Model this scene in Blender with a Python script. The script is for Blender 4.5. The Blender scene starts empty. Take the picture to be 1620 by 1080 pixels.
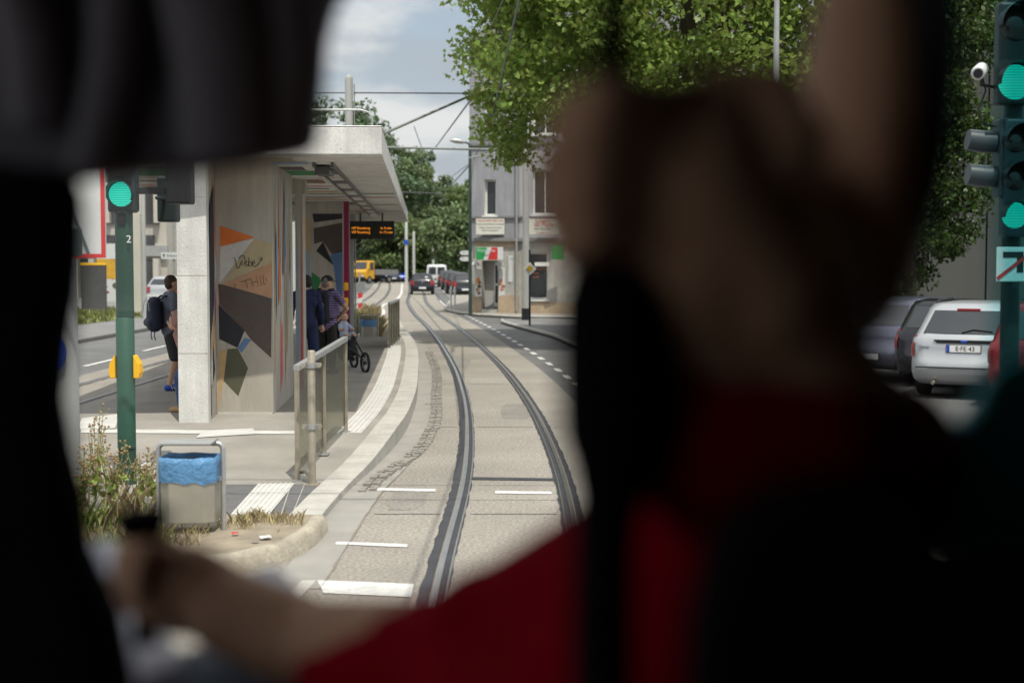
import bpy, bmesh, math, random
import numpy as np
from mathutils import Vector, Matrix
R = math.radians
S = bpy.context.scene
COL = S.collection
rnd = random.Random(7)

# ------------------------------------------------------------------ camera, world, sun, exposure
H = 2.15
F = 2250.0
TH = math.atan(124.0 / F)
cam_d = bpy.data.cameras.new('camera')
cam = bpy.data.objects.new('camera', cam_d)
COL.objects.link(cam)
cam.location = (0, 0, H)
cam.rotation_euler = (R(90) - TH, 0, 0)
cam_d.lens = 50.0
cam_d.sensor_width = 36.0
cam_d.clip_start = 0.05
cam_d.clip_end = 6000
cam_d.dof.use_dof = True
cam_d.dof.focus_distance = 16.5
cam_d.dof.aperture_fstop = 1.8
S.camera = cam

SUN = Vector((0.15, -0.447, 1.0)).normalized()       # towards the sun
W = bpy.data.worlds.new('World')
S.world = W
W.use_nodes = True
nt = W.node_tree
nt.nodes.clear()
n_out = nt.nodes.new('ShaderNodeOutputWorld')
n_bg = nt.nodes.new('ShaderNodeBackground')
n_sky = nt.nodes.new('ShaderNodeTexSky')
n_sky.sky_type = 'NISHITA'
n_sky.sun_disc = False
n_sky.sun_elevation = math.asin(SUN.z)
n_sky.sun_rotation = math.atan2(SUN.x, SUN.y)
n_sky.dust_density = 2.0
n_sky.air_density = 1.0
n_tc = nt.nodes.new('ShaderNodeTexCoord')
n_map = nt.nodes.new('ShaderNodeMapping')
n_map.inputs['Scale'].default_value = (3.2, 3.2, 11.0)
n_map.inputs['Location'].default_value = (0.35, 0.1, 0.55)
n_noi = nt.nodes.new('ShaderNodeTexNoise')
n_noi.inputs['Scale'].default_value = 1.6
n_noi.inputs['Detail'].default_value = 9
n_noi.inputs['Roughness'].default_value = 0.52
n_ramp = nt.nodes.new('ShaderNodeValToRGB')
n_ramp.color_ramp.elements[0].position = 0.34
n_ramp.color_ramp.elements[0].color = (0.55, 0.55, 0.55, 1)
n_ramp.color_ramp.elements[1].position = 0.66
n_ramp.color_ramp.elements[1].color = (1, 1, 1, 1)
n_mix = nt.nodes.new('ShaderNodeMix')
n_mix.data_type = 'RGBA'
n_mix.inputs['B'].default_value = (6.2, 6.35, 6.8, 1)
nt.links.new(n_tc.outputs['Generated'], n_map.inputs['Vector'])
nt.links.new(n_map.outputs['Vector'], n_noi.inputs['Vector'])
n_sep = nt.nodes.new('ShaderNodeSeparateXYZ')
n_hi = nt.nodes.new('ShaderNodeMapRange')          # clouds grey at the horizon; brightened overhead, out of view, for more fill light
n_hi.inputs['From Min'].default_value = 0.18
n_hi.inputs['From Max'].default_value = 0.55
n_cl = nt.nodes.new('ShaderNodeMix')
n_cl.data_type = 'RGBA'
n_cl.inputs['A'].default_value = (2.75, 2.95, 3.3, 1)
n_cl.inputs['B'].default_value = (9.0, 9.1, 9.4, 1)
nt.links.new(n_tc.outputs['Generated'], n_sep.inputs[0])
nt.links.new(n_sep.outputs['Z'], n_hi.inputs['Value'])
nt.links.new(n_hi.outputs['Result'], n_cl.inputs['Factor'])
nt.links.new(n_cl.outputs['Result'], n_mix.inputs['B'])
nt.links.new(n_noi.outputs['Fac'], n_ramp.inputs['Fac'])
nt.links.new(n_ramp.outputs['Color'], n_mix.inputs['Factor'])
nt.links.new(n_sky.outputs['Color'], n_mix.inputs['A'])
n_m2 = nt.nodes.new('ShaderNodeMapping')            # smaller bright cumulus on top of the thin veil
n_m2.inputs['Scale'].default_value = (1, 1, 2.6)
n_m2.inputs['Location'].default_value = (0.62, 0.0, 0.27)
n_n2 = nt.nodes.new('ShaderNodeTexNoise')
n_n2.inputs['Scale'].default_value = 7.0
n_n2.inputs['Detail'].default_value = 8
n_n2.inputs['Roughness'].default_value = 0.5
n_r2 = nt.nodes.new('ShaderNodeMapRange')
n_r2.interpolation_type = 'SMOOTHSTEP'
n_r2.inputs['From Min'].default_value = 0.47
n_r2.inputs['From Max'].default_value = 0.66
n_r2.inputs['To Max'].default_value = 0.9
n_mx2 = nt.nodes.new('ShaderNodeMix')
n_mx2.data_type = 'RGBA'
n_mx2.inputs['B'].default_value = (5.0, 4.95, 4.95, 1)
nt.links.new(n_tc.outputs['Generated'], n_m2.inputs['Vector'])
nt.links.new(n_m2.outputs['Vector'], n_n2.inputs['Vector'])
nt.links.new(n_n2.outputs['Fac'], n_r2.inputs['Value'])
nt.links.new(n_r2.outputs['Result'], n_mx2.inputs['Factor'])
nt.links.new(n_mix.outputs['Result'], n_mx2.inputs['A'])
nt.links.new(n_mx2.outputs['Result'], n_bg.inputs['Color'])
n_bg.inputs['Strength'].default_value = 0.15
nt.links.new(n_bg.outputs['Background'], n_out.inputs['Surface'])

sun_d = bpy.data.lights.new('sun', 'SUN')
sun_d.energy = 3.7
sun_d.angle = R(0.5)
sun_d.color = (1.0, 0.95, 0.87)
sun = bpy.data.objects.new('sun', sun_d)
COL.objects.link(sun)
sun.location = (0, 0, 60)
sun.rotation_euler = SUN.to_track_quat('Z', 'Y').to_euler()

S.view_settings.view_transform = 'Standard'
S.view_settings.look = 'None'
S.view_settings.exposure = 0.30
S.view_settings.gamma = 1.0
S.cycles.use_denoising = True
S.cycles.max_bounces = 10
S.cycles.transparent_max_bounces = 16
S.cycles.sample_clamp_indirect = 6.0
S.cycles.caustics_reflective = False
S.cycles.caustics_refractive = False


# ------------------------------------------------------------------ picture <-> world
def ray(px, py):
    u = (px - 810.0) / F
    v = (540.0 - py) / F
    return Vector((u, math.cos(TH) + v * math.sin(TH), -math.sin(TH) + v * math.cos(TH)))


def P(px, py, Y):
    d = ray(px, py)
    return Vector((0, 0, H)) + d * (Y / d.y)


def G(px, py, z=0.0):
    d = ray(px, py)
    return Vector((0, 0, H)) + d * ((z - H) / d.z)


# ------------------------------------------------------------------ materials
MATS = {}


def mat(name, c, rough=0.75, var=0.12, scale=6.0, bump=0.0, bscale=60.0, metal=0.0, stretch=(1, 1, 1), var2=0.0, scale2=60.0, spec=0.4, coat=0.0, pits=0.0):
    if name in MATS:
        return MATS[name]
    m = bpy.data.materials.new(name)
    m.use_nodes = True
    t = m.node_tree
    b = t.nodes['Principled BSDF']
    b.inputs['Roughness'].default_value = rough
    b.inputs['Metallic'].default_value = metal
    b.inputs['Specular IOR Level'].default_value = spec
    if coat:
        b.inputs['Coat Weight'].default_value = coat
        b.inputs['Coat Roughness'].default_value = 0.06
    tc = t.nodes.new('ShaderNodeTexCoord')
    mp = t.nodes.new('ShaderNodeMapping')
    mp.inputs['Scale'].default_value = stretch
    t.links.new(tc.outputs['Object'], mp.inputs['Vector'])

    def noise_fac(sc, det=6):
        n = t.nodes.new('ShaderNodeTexNoise')
        n.inputs['Scale'].default_value = sc
        n.inputs['Detail'].default_value = det
        n.inputs['Roughness'].default_value = 0.62
        t.links.new(mp.outputs['Vector'], n.inputs['Vector'])
        return n.outputs['Fac']

    def mixr(fac, a_, b_):
        mr = t.nodes.new('ShaderNodeMapRange')
        mr.inputs['From Min'].default_value = 0.3
        mr.inputs['From Max'].default_value = 0.7
        mr.inputs['To Min'].default_value = a_
        mr.inputs['To Max'].default_value = b_
        t.links.new(fac, mr.inputs['Value'])
        return mr.outputs['Result']
    out = mixr(noise_fac(scale), 1 - var, 1 + var)
    if var2:
        o2 = mixr(noise_fac(scale2, 3), 1 - var2, 1 + var2)
        mu = t.nodes.new('ShaderNodeMath')
        mu.operation = 'MULTIPLY'
        t.links.new(out, mu.inputs[0])
        t.links.new(o2, mu.inputs[1])
        out = mu.outputs[0]
    if pits:                                           # little blow holes in cast concrete
        vo = t.nodes.new('ShaderNodeTexVoronoi')
        vo.inputs['Scale'].default_value = 9.0
        vo.inputs['Randomness'].default_value = 1.0
        t.links.new(tc.outputs['Object'], vo.inputs['Vector'])
        mp_ = t.nodes.new('ShaderNodeMapRange')
        mp_.inputs['From Min'].default_value = 0.05
        mp_.inputs['From Max'].default_value = 0.10
        mp_.inputs['To Min'].default_value = 1 - pits
        t.links.new(vo.outputs['Distance'], mp_.inputs['Value'])
        st = t.nodes.new('ShaderNodeMapping')
        st.inputs['Scale'].default_value = (3.5, 3.5, 0.35)
        t.links.new(tc.outputs['Object'], st.inputs['Vector'])
        sn = t.nodes.new('ShaderNodeTexNoise')
        sn.inputs['Scale'].default_value = 2.0
        sn.inputs['Detail'].default_value = 8
        t.links.new(st.outputs['Vector'], sn.inputs['Vector'])
        m1 = t.nodes.new('ShaderNodeMath')
        m1.operation = 'MULTIPLY'
        t.links.new(out, m1.inputs[0])
        t.links.new(mp_.outputs['Result'], m1.inputs[1])
        m2 = t.nodes.new('ShaderNodeMath')
        m2.operation = 'MULTIPLY'
        t.links.new(m1.outputs[0], m2.inputs[0])
        t.links.new(mixr(sn.outputs['Fac'], 0.86, 1.08), m2.inputs[1])
        out = m2.outputs[0]
    vm = t.nodes.new('ShaderNodeVectorMath')
    vm.operation = 'SCALE'
    vm.inputs[0].default_value = c[:3]
    t.links.new(out, vm.inputs['Scale'])
    t.links.new(vm.outputs['Vector'], b.inputs['Base Color'])
    if bump:
        bp = t.nodes.new('ShaderNodeBump')
        bp.inputs['Strength'].default_value = bump
        bp.inputs['Distance'].default_value = 0.02
        t.links.new(noise_fac(bscale, 4), bp.inputs['Height'])
        t.links.new(bp.outputs['Normal'], b.inputs['Normal'])
    MATS[name] = m
    return m


def emit(name, c, s):
    if name in MATS:
        return MATS[name]
    m = bpy.data.materials.new(name)
    m.use_nodes = True
    b = m.node_tree.nodes['Principled BSDF']
    b.inputs['Base Color'].default_value = (0.02, 0.05, 0.04, 1)
    b.inputs['Emission Color'].default_value = (*c, 1)
    b.inputs['Emission Strength'].default_value = s
    t = m.node_tree
    tc = t.nodes.new('ShaderNodeTexCoord')
    wv = t.nodes.new('ShaderNodeTexWave')
    wv.bands_direction = 'Z'
    wv.inputs['Scale'].default_value = 15
    wv.inputs['Distortion'].default_value = 0.0
    mr = t.nodes.new('ShaderNodeMapRange')
    mr.inputs['To Min'].default_value = s * 0.6
    mr.inputs['To Max'].default_value = s * 1.3
    t.links.new(tc.outputs['Object'], wv.inputs['Vector'])
    t.links.new(wv.outputs['Fac'], mr.inputs['Value'])
    t.links.new(mr.outputs['Result'], b.inputs['Emission Strength'])
    MATS[name] = m
    return m


def pane(name, tint, gloss=0.06, rough=0.02):
    """thin glass: tinted transparency with a little mirror on top"""
    if name in MATS:
        return MATS[name]
    m = bpy.data.materials.new(name)
    m.use_nodes = True
    t = m.node_tree
    t.nodes.clear()
    o = t.nodes.new('ShaderNodeOutputMaterial')
    tr = t.nodes.new('ShaderNodeBsdfTransparent')
    tr.inputs['Color'].default_value = (*tint, 1)
    gl = t.nodes.new('ShaderNodeBsdfGlossy')
    gl.inputs['Roughness'].default_value = rough
    gl.inputs['Color'].default_value = (0.9, 0.9, 0.9, 1)
    mx = t.nodes.new('ShaderNodeMixShader')
    mx.inputs['Fac'].default_value = gloss
    t.links.new(tr.outputs[0], mx.inputs[1])
    t.links.new(gl.outputs[0], mx.inputs[2])
    t.links.new(mx.outputs[0], o.inputs['Surface'])
    MATS[name] = m
    return m


def leafmat(name, c, trans=0.35, var=0.45):
    if name in MATS:
        return MATS[name]
    m = bpy.data.materials.new(name)
    m.use_nodes = True
    t = m.node_tree
    t.nodes.clear()
    o = t.nodes.new('ShaderNodeOutputMaterial')
    pb = t.nodes.new('ShaderNodeBsdfPrincipled')
    pb.inputs['Roughness'].default_value = 0.45
    pb.inputs['Specular IOR Level'].default_value = 0.45
    tl = t.nodes.new('ShaderNodeBsdfTranslucent')
    mx = t.nodes.new('ShaderNodeMixShader')
    mx.inputs['Fac'].default_value = trans
    ge = t.nodes.new('ShaderNodeNewGeometry')
    hs = t.nodes.new('ShaderNodeHueSaturation')
    hs.inputs['Color'].default_value = (*c, 1)
    mr = t.nodes.new('ShaderNodeMapRange')
    mr.inputs['To Min'].default_value = 1 - var
    mr.inputs['To Max'].default_value = 1 + var
    mh = t.nodes.new('ShaderNodeMapRange')
    mh.inputs['To Min'].default_value = 0.475
    mh.inputs['To Max'].default_value = 0.52
    t.links.new(ge.outputs['Random Per Island'], mr.inputs['Value'])
    t.links.new(ge.outputs['Random Per Island'], mh.inputs['Value'])
    t.links.new(mr.outputs[0], hs.inputs['Value'])
    t.links.new(mh.outputs[0], hs.inputs['Hue'])
    t.links.new(hs.outputs[0], pb.inputs['Base Color'])
    t.links.new(hs.outputs[0], tl.inputs['Color'])
    t.links.new(pb.outputs[0], mx.inputs[1])
    t.links.new(tl.outputs[0], mx.inputs[2])
    t.links.new(mx.outputs[0], o.inputs['Surface'])
    MATS[name] = m
    return m


def stripes(name, c1, c2, scale):
    m = mat(name, c1, 0.85)
    t = m.node_tree
    b = t.nodes['Principled BSDF']
    tc = t.nodes.new('ShaderNodeTexCoord')
    wv = t.nodes.new('ShaderNodeTexWave')
    wv.bands_direction = 'Z'
    wv.inputs['Scale'].default_value = scale
    wv.inputs['Distortion'].default_value = 1.2
    wv.inputs['Detail Scale'].default_value = 0.6
    rp = t.nodes.new('ShaderNodeValToRGB')
    rp.color_ramp.elements[0].position = 0.68
    rp.color_ramp.elements[0].color = (*c1, 1)
    rp.color_ramp.elements[1].position = 0.76
    rp.color_ramp.elements[1].color = (*c2, 1)
    t.links.new(tc.outputs['Object'], wv.inputs['Vector'])
    t.links.new(wv.outputs['Fac'], rp.inputs['Fac'])
    t.links.new(rp.outputs['Color'], b.inputs['Base Color'])
    return m


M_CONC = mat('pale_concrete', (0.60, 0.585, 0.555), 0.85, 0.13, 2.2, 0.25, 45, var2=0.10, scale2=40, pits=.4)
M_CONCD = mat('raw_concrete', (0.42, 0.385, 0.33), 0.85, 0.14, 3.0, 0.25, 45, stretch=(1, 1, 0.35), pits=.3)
M_PLAT = mat('platform_slab', (0.265, 0.245, 0.215), 0.85, 0.2, 1.1, 0.2, 70, var2=0.07, scale2=50)
M_BED = mat('exposed_aggregate', (0.262, 0.238, 0.203), 0.85, 0.15, 0.6, 0.8, 36, var2=0.42, scale2=34)
M_ASPH = mat('asphalt', (0.12, 0.118, 0.115), 0.8, 0.2, 0.7, 0.5, 60, var2=0.25, scale2=90)
M_ASPHL = mat('worn_asphalt', (0.17, 0.165, 0.16), 0.85, 0.18, 0.8, 0.5, 60, var2=0.2, scale2=90)
M_TAR = mat('tar_joint', (0.035, 0.035, 0.04), 0.6, 0.3, 5)
M_KERB = mat('kerb_stone', (0.40, 0.38, 0.34), 0.85, 0.16, 3.0, 0.3, 50, var2=0.1, scale2=30)
M_KERBY = mat('old_kerb_stone', (0.36, 0.32, 0.25), 0.88, 0.25, 5.0, 0.5, 40, var2=0.15, scale2=30)
M_SETT = mat('grey_sett', (0.26, 0.24, 0.21), 0.88, 0.3, 9.0, 0.5, 40)
M_GUTT = mat('gutter_concrete', (0.27, 0.255, 0.228), 0.85, 0.14, 2.0, 0.2, 60)
M_TACT = mat('tactile_white', (0.50, 0.485, 0.455), 0.8, 0.12, 4.0, 0.2, 60)
M_PAVED = mat('dark_paver', (0.115, 0.112, 0.11), 0.85, 0.15, 5.0, 0.3, 60)
M_WHITE = mat('road_paint', (0.56, 0.55, 0.52), 0.7, 0.2, 8.0, 0.2, 80, var2=0.1, scale2=50)
M_STEEL = mat('rail_steel', (0.62, 0.60, 0.57), 0.28, 0.12, 3.0, metal=1.0)
M_RUST = mat('rail_side', (0.20, 0.17, 0.14), 0.6, 0.25, 12.0)
M_GALV = mat('galvanised_steel', (0.42, 0.42, 0.41), 0.45, 0.12, 8.0, metal=0.6)
M_STAIN = mat('stained_post', (0.34, 0.30, 0.235), 0.55, 0.25, 7.0, metal=0.4)
M_STONE = mat('bin_panel', (0.40, 0.375, 0.32), 0.42, 0.08, 6.0, metal=0.55)
M_SOIL = mat('dry_soil', (0.27, 0.225, 0.165), 0.95, 0.28, 3.0, 0.8, 40)
M_GRASSG = mat('lawn', (0.13, 0.15, 0.05), 0.95, 0.35, 2.0, 0.6, 40)
M_BLACK = mat('black_plastic', (0.012, 0.012, 0.014), 0.5, 0.2, 8)
M_SIGBLK = mat('signal_housing', (0.018, 0.026, 0.026), 0.45, 0.15, 8)
M_DKGREEN = mat('pole_green_paint', (0.022, 0.06, 0.042), 0.5, 0.16, 5, spec=0.4)
M_YEL = mat('yellow_plastic', (0.85, 0.46, 0.01), 0.4, 0.06, 6)
M_SIGNW = mat('sign_white', (0.55, 0.56, 0.55), 0.5, 0.05, 5)
M_SIGNR = mat('sign_red', (0.50, 0.03, 0.03), 0.5, 0.06, 5)
M_SIGNB = mat('sign_blue', (0.02, 0.07, 0.42), 0.4, 0.06, 5)
M_BAG = mat('blue_bag', (0.10, 0.245, 0.44), 0.33, 0.12, 9, 1.0, 17)
M_GLASSF = pane('barrier_glass', (0.60, 0.60, 0.52), 0.20, 0.25)
M_WIN = mat('dark_window', (0.03, 0.033, 0.038), 0.12, 0.2, 1.2, spec=0.7)
M_TYRE = mat('tyre_rubber', (0.014, 0.014, 0.015), 0.8, 0.1, 10)
M_RIM = mat('wheel_rim', (0.35, 0.35, 0.36), 0.35, 0.1, 10, metal=0.8)
M_TAIL = mat('tail_red', (0.25, 0.012, 0.012), 0.2, 0.1, 10, spec=0.6)
M_HEADL = mat('headlamp', (0.65, 0.66, 0.68), 0.15, 0.1, 10, metal=0.3)
M_PLATE = mat('plate_white', (0.75, 0.75, 0.73), 0.5, 0.03, 10)
M_SKIN = mat('skin', (0.55, 0.33, 0.23), 0.6, 0.06, 9)
M_BARK = mat('bark', (0.12, 0.095, 0.075), 0.95, 0.3, 6, 0.8, 25, stretch=(1, 1, 0.3))
M_WIRE = mat('wire', (0.10, 0.10, 0.11), 0.5, 0.1, 5)


# ------------------------------------------------------------------ mesh building
class MB:
    def __init__(s):
        s.v, s.f, s.m, s.mats, s.sm = [], [], [], [], []

    def mi(s, m):
        if m not in s.mats:
            s.mats.append(m)
        return s.mats.index(m)

    def poly(s, pts, m, smooth=False):
        k = len(s.v)
        s.v += [Vector(p) for p in pts]
        s.f.append(list(range(k, k + len(pts))))
        s.m.append(s.mi(m))
        s.sm.append(smooth)

    def raw(s, vs, fs, m, smooth=False):
        k = len(s.v)
        i = s.mi(m)
        s.v += [Vector(p) for p in vs]
        for f in fs:
            s.f.append([k + a for a in f])
            s.m.append(i)
            s.sm.append(smooth)

    def box(s, c, size, m, rot=None):
        x, y, z = [a / 2 for a in size]
        vs = [Vector((i * x, j * y, k * z)) for k in (-1, 1) for j in (-1, 1) for i in (-1, 1)]
        if rot is not None:
            vs = [rot @ v for v in vs]
        c = Vector(c)
        s.raw([v + c for v in vs], [(0, 2, 3, 1), (4, 5, 7, 6), (0, 1, 5, 4), (2, 6, 7, 3), (0, 4, 6, 2), (1, 3, 7, 5)], m)

    def prism(s, pts, vec, m):
        n = len(pts)
        vec = Vector(vec)
        a = [Vector(p) for p in pts]
        fs = [tuple(range(n - 1, -1, -1)), tuple(range(n, 2 * n))]
        fs += [(i, (i + 1) % n, n + (i + 1) % n, n + i) for i in range(n)]
        s.raw(a + [p + vec for p in a], fs, m)

    def tube(s, pts, r, m, n=8, caps=True, closed=False):
        pts = [Vector(p) for p in pts]
        k = len(pts)
        rs = r if isinstance(r, (list, tuple)) else [r] * k
        vs = []
        ref = None
        for i, p in enumerate(pts):
            if closed:
                d = pts[(i + 1) % k] - pts[i - 1]
            else:
                d = pts[min(i + 1, k - 1)] - pts[max(i - 1, 0)]
            d.normalize()
            if ref is None:
                ref = Vector((0, 0, 1)) if abs(d.z) < 0.9 else Vector((1, 0, 0))
            a = d.cross(ref).normalized()
            b = a.cross(d).normalized()
            ref = b
            for j in range(n):
                t = 2 * math.pi * j / n
                vs.append(p + (a * math.cos(t) + b * math.sin(t)) * rs[i])
        fs = []
        for i in range(k if closed else k - 1):
            for j in range(n):
                i2 = (i + 1) % k
                fs.append((i * n + j, i * n + (j + 1) % n, i2 * n + (j + 1) % n, i2 * n + j))
        s.raw(vs, fs, m, True)
        if caps and not closed:
            s.poly(vs[:n][::-1], m)
            s.poly(vs[-n:], m)

    def cyl(s, p0, p1, r, m, n=20, r1=None):
        s.tube([p0, p1], [r, r if r1 is None else r1], m, n)

    def ball(s, c, r, m, nu=12, nv=8):
        c = Vector(c)
        r = Vector(r) if hasattr(r, '__len__') else Vector((r, r, r))
        vs = []
        for j in range(nv + 1):
            ph = math.pi * j / nv
            for i in range(nu):
                t = 2 * math.pi * i / nu
                vs.append(c + Vector((r.x * math.sin(ph) * math.cos(t), r.y * math.sin(ph) * math.sin(t), r.z * math.cos(ph))))
        fs = [(j * nu + i, j * nu + (i + 1) % nu, (j + 1) * nu + (i + 1) % nu, (j + 1) * nu + i) for j in range(nv) for i in range(nu)]
        s.raw(vs, fs, m, True)

    def build(s, name, parent=None, bevel=0.0, loc=None, fixn=True):
        me = bpy.data.meshes.new(name)
        me.from_pydata([tuple(v) for v in s.v], [], s.f)
        for m in s.mats:
            me.materials.append(m)
        me.polygons.foreach_set('material_index', s.m)
        me.polygons.foreach_set('use_smooth', s.sm)
        me.update()
        if fixn:
            bm = bmesh.new()
            bm.from_mesh(me)
            bmesh.ops.recalc_face_normals(bm, faces=bm.faces)
            bm.to_mesh(me)
            bm.free()
        o = bpy.data.objects.new(name, me)
        COL.objects.link(o)
        if parent is not None:
            o.parent = parent
        if loc is not None:
            o.location = loc
        if bevel:
            b = o.modifiers.new('Bevel', 'BEVEL')
            b.width = bevel
            b.segments = 2
            b.limit_method = 'ANGLE'
            b.angle_limit = R(40)
        return o


def tag(o, label, cat, group=None):
    o['label'] = label
    o['category'] = cat
    if group:
        o['group'] = group
    return o


def setting(o, kind='structure'):
    o['kind'] = kind
    return o


def thing(name, label, cat, loc=(0, 0, 0), rz=0.0, group=None):
    o = bpy.data.objects.new(name, None)
    o.empty_display_size = 0.2
    COL.objects.link(o)
    o.location = loc
    o.rotation_euler = (0, 0, rz)
    return tag(o, label, cat, group)


def dup(root, loc, rz, label):
    r = root.copy()
    COL.objects.link(r)
    r.location = loc
    r.rotation_euler = (0, 0, rz)
    r['label'] = label
    for ch in list(root.children):
        c = ch.copy()
        COL.objects.link(c)
        c.parent = r
        for g in ch.children:
            d = g.copy()
            COL.objects.link(d)
            d.parent = c
    return r


def text_mesh(s, size, m, parent, mtx, name='lettering', extrude=0.0015, align='CENTER', shear=0.0):
    cu = bpy.data.curves.new(name, 'FONT')
    cu.body = s
    cu.size = size
    cu.align_x = align
    cu.align_y = 'CENTER'
    cu.extrude = extrude
    cu.shear = shear
    tmp = bpy.data.objects.new('tmp', cu)
    COL.objects.link(tmp)
    bpy.context.view_layer.update()
    dg = bpy.context.evaluated_depsgraph_get()
    me = bpy.data.meshes.new_from_object(tmp.evaluated_get(dg))
    bpy.data.objects.remove(tmp)
    me.materials.clear()
    me.materials.append(m)
    me.transform(mtx)
    o = bpy.data.objects.new(name, me)
    COL.objects.link(o)
    o.parent = parent
    return o


FACE = Matrix.Rotation(R(90), 4, 'X')      # text facing the camera (-Y)


def facing(x, y, z, yaw=0.0, roll=0.0):
    return Matrix.Translation((x, y, z)) @ Matrix.Rotation(yaw, 4, 'Z') @ FACE @ Matrix.Rotation(roll, 4, 'Z')


def join_text(items, m, parent, name):
    """several lines of writing as ONE mesh"""
    obs = [text_mesh(*it, m, parent, mt, name) for (*it, mt) in items]
    bm = bmesh.new()
    for o in obs:
        bm.from_mesh(o.data)
    me = obs[0].data
    bm.to_mesh(me)
    bm.free()
    for o in obs[1:]:
        bpy.data.objects.remove(o)
    return obs[0]


def capsule(mb, p0, p1, r0, r1, m, n=12):
    p0, p1 = Vector(p0), Vector(p1)
    d = p1 - p0
    L = d.length
    if L < 1e-6:
        mb.ball(p0, r0, m, n, 8)
        return
    d /= L
    pts, rs = [], []
    for k in range(5):
        t = -math.pi / 2 + (math.pi / 2) * k / 4
        pts.append(p0 + d * (r0 * math.sin(t)))
        rs.append(max(r0 * math.cos(t), r0 * 0.02))
    for k in range(5):
        t = (math.pi / 2) * k / 4
        pts.append(p1 + d * (r1 * math.sin(t)))
        rs.append(max(r1 * math.cos(t), r1 * 0.02))
    mb.tube(pts, rs, m, n)


def blob(name, caps, balls, m, voxel, parent=None, smooth=4):
    """one continuous skin over tapered limbs"""
    mb = MB()
    for c in caps:
        capsule(mb, *c, m)
    for c, r in balls:
        mb.ball(c, r, m, 14, 10)
    tmp = mb.build(name)
    md = tmp.modifiers.new('Remesh', 'REMESH')
    md.mode = 'VOXEL'
    md.voxel_size = voxel
    md.use_smooth_shade = True
    sm = tmp.modifiers.new('Smooth', 'SMOOTH')
    sm.iterations = smooth
    sm.factor = 0.5
    bpy.context.view_layer.update()
    dg = bpy.context.evaluated_depsgraph_get()
    me = bpy.data.meshes.new_from_object(tmp.evaluated_get(dg))
    bpy.data.objects.remove(tmp)
    me.materials.clear()
    me.materials.append(m)
    me.polygons.foreach_set('use_smooth', [True] * len(me.polygons))
    me.polygons.foreach_set('material_index', [0] * len(me.polygons))
    o = bpy.data.objects.new(name, me)
    COL.objects.link(o)
    if parent is not None:
        o.parent = parent
    return o


def fast_mesh(name, verts, nper, m, parent=None):
    """many loose leaf polygons of nper corners each; verts (N*nper,3)"""
    nv = len(verts)
    nf = nv // nper
    me = bpy.data.meshes.new(name)
    me.vertices.add(nv)
    me.vertices.foreach_set('co', np.asarray(verts, dtype=np.float32).ravel())
    me.loops.add(nv)
    me.loops.foreach_set('vertex_index', np.arange(nv, dtype=np.int32))
    me.polygons.add(nf)
    me.polygons.foreach_set('loop_start', np.arange(0, nv, nper, dtype=np.int32))
    me.polygons.foreach_set('loop_total', np.full(nf, nper, dtype=np.int32))
    me.update(calc_edges=True)
    me.validate()
    me.materials.append(m)
    o = bpy.data.objects.new(name, me)
    COL.objects.link(o)
    if parent is not None:
        o.parent = parent
    return o


MAPLE = np.array([(0, 0), (.25, -.08), (.5, .02), (.34, .22), (.56, .5), (.3, .46), (.22, .62), (0, 1), (-.22, .62), (-.3, .46), (-.56, .5), (-.34, .22), (-.5, .02), (-.25, -.08)])
OVAL = np.array([(0, 0), (.28, .25), (.3, .6), (0, 1), (-.3, .6), (-.28, .25)])
DIAM = np.array([(0, 0), (.38, .5), (0, 1), (-.38, .5)])


def leaves(pos, size, shape, rng, up=0.55):
    n = len(pos)
    d = rng.normal(size=(n, 3))
    d[:, 2] -= 0.5
    d /= np.linalg.norm(d, axis=1)[:, None]           # leaf direction, drooping
    q = rng.normal(size=(n, 3))
    q[:, 2] += up * 2.2
    q -= (q * d).sum(1)[:, None] * d
    q /= np.linalg.norm(q, axis=1)[:, None]           # leaf normal
    w = np.cross(d, q)
    s = size * rng.uniform(0.6, 1.25, n)
    k = len(shape)
    out = np.empty((n, k, 3))
    for i, (a, b) in enumerate(shape):
        out[:, i] = pos + (w * a + d * b + q * (0.25 * abs(a))) * s[:, None]
    return out.reshape(-1, 3)


def crown_points(rng, n, center, radii, nclump, clump_r, shell=0.55, keep=None):
    c = rng.normal(size=(nclump, 3))
    c /= np.linalg.norm(c, axis=1)[:, None]
    c *= (shell + (1 - shell) * rng.uniform(0, 1, nclump) ** 0.6)[:, None]
    c = c * np.array(radii) + np.array(center)
    if keep is not None:
        c = c[keep(c)]
        nclump = len(c)
    cr = clump_r * rng.uniform(0.55, 1.3, nclump)
    idx = rng.integers(0, nclump, n)
    g = rng.normal(size=(n, 3))
    g /= np.linalg.norm(g, axis=1)[:, None]
    g *= (rng.uniform(0, 1, n) ** 0.45)[:, None]
    g[:, 2] *= 0.62
    return c[idx] + g * cr[idx][:, None], c
# ------------------------------------------------------------------ curves of the street
def curve(kn):
    ys = np.array([k[0] for k in kn], float)
    xs = np.array([k[1] for k in kn], float)
    d = np.gradient(xs, ys)

    def f(y):
        y = min(max(y, ys[0]), ys[-1])
        i = int(min(np.searchsorted(ys, y, 'right') - 1, len(ys) - 2))
        h = ys[i + 1] - ys[i]
        t = (y - ys[i]) / h
        return float((2 * t**3 - 3 * t**2 + 1) * xs[i] + (t**3 - 2 * t**2 + t) * h * d[i] + (-2 * t**3 + 3 * t**2) * xs[i + 1] + (t**3 - t**2) * h * d[i + 1])
    return f


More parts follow.
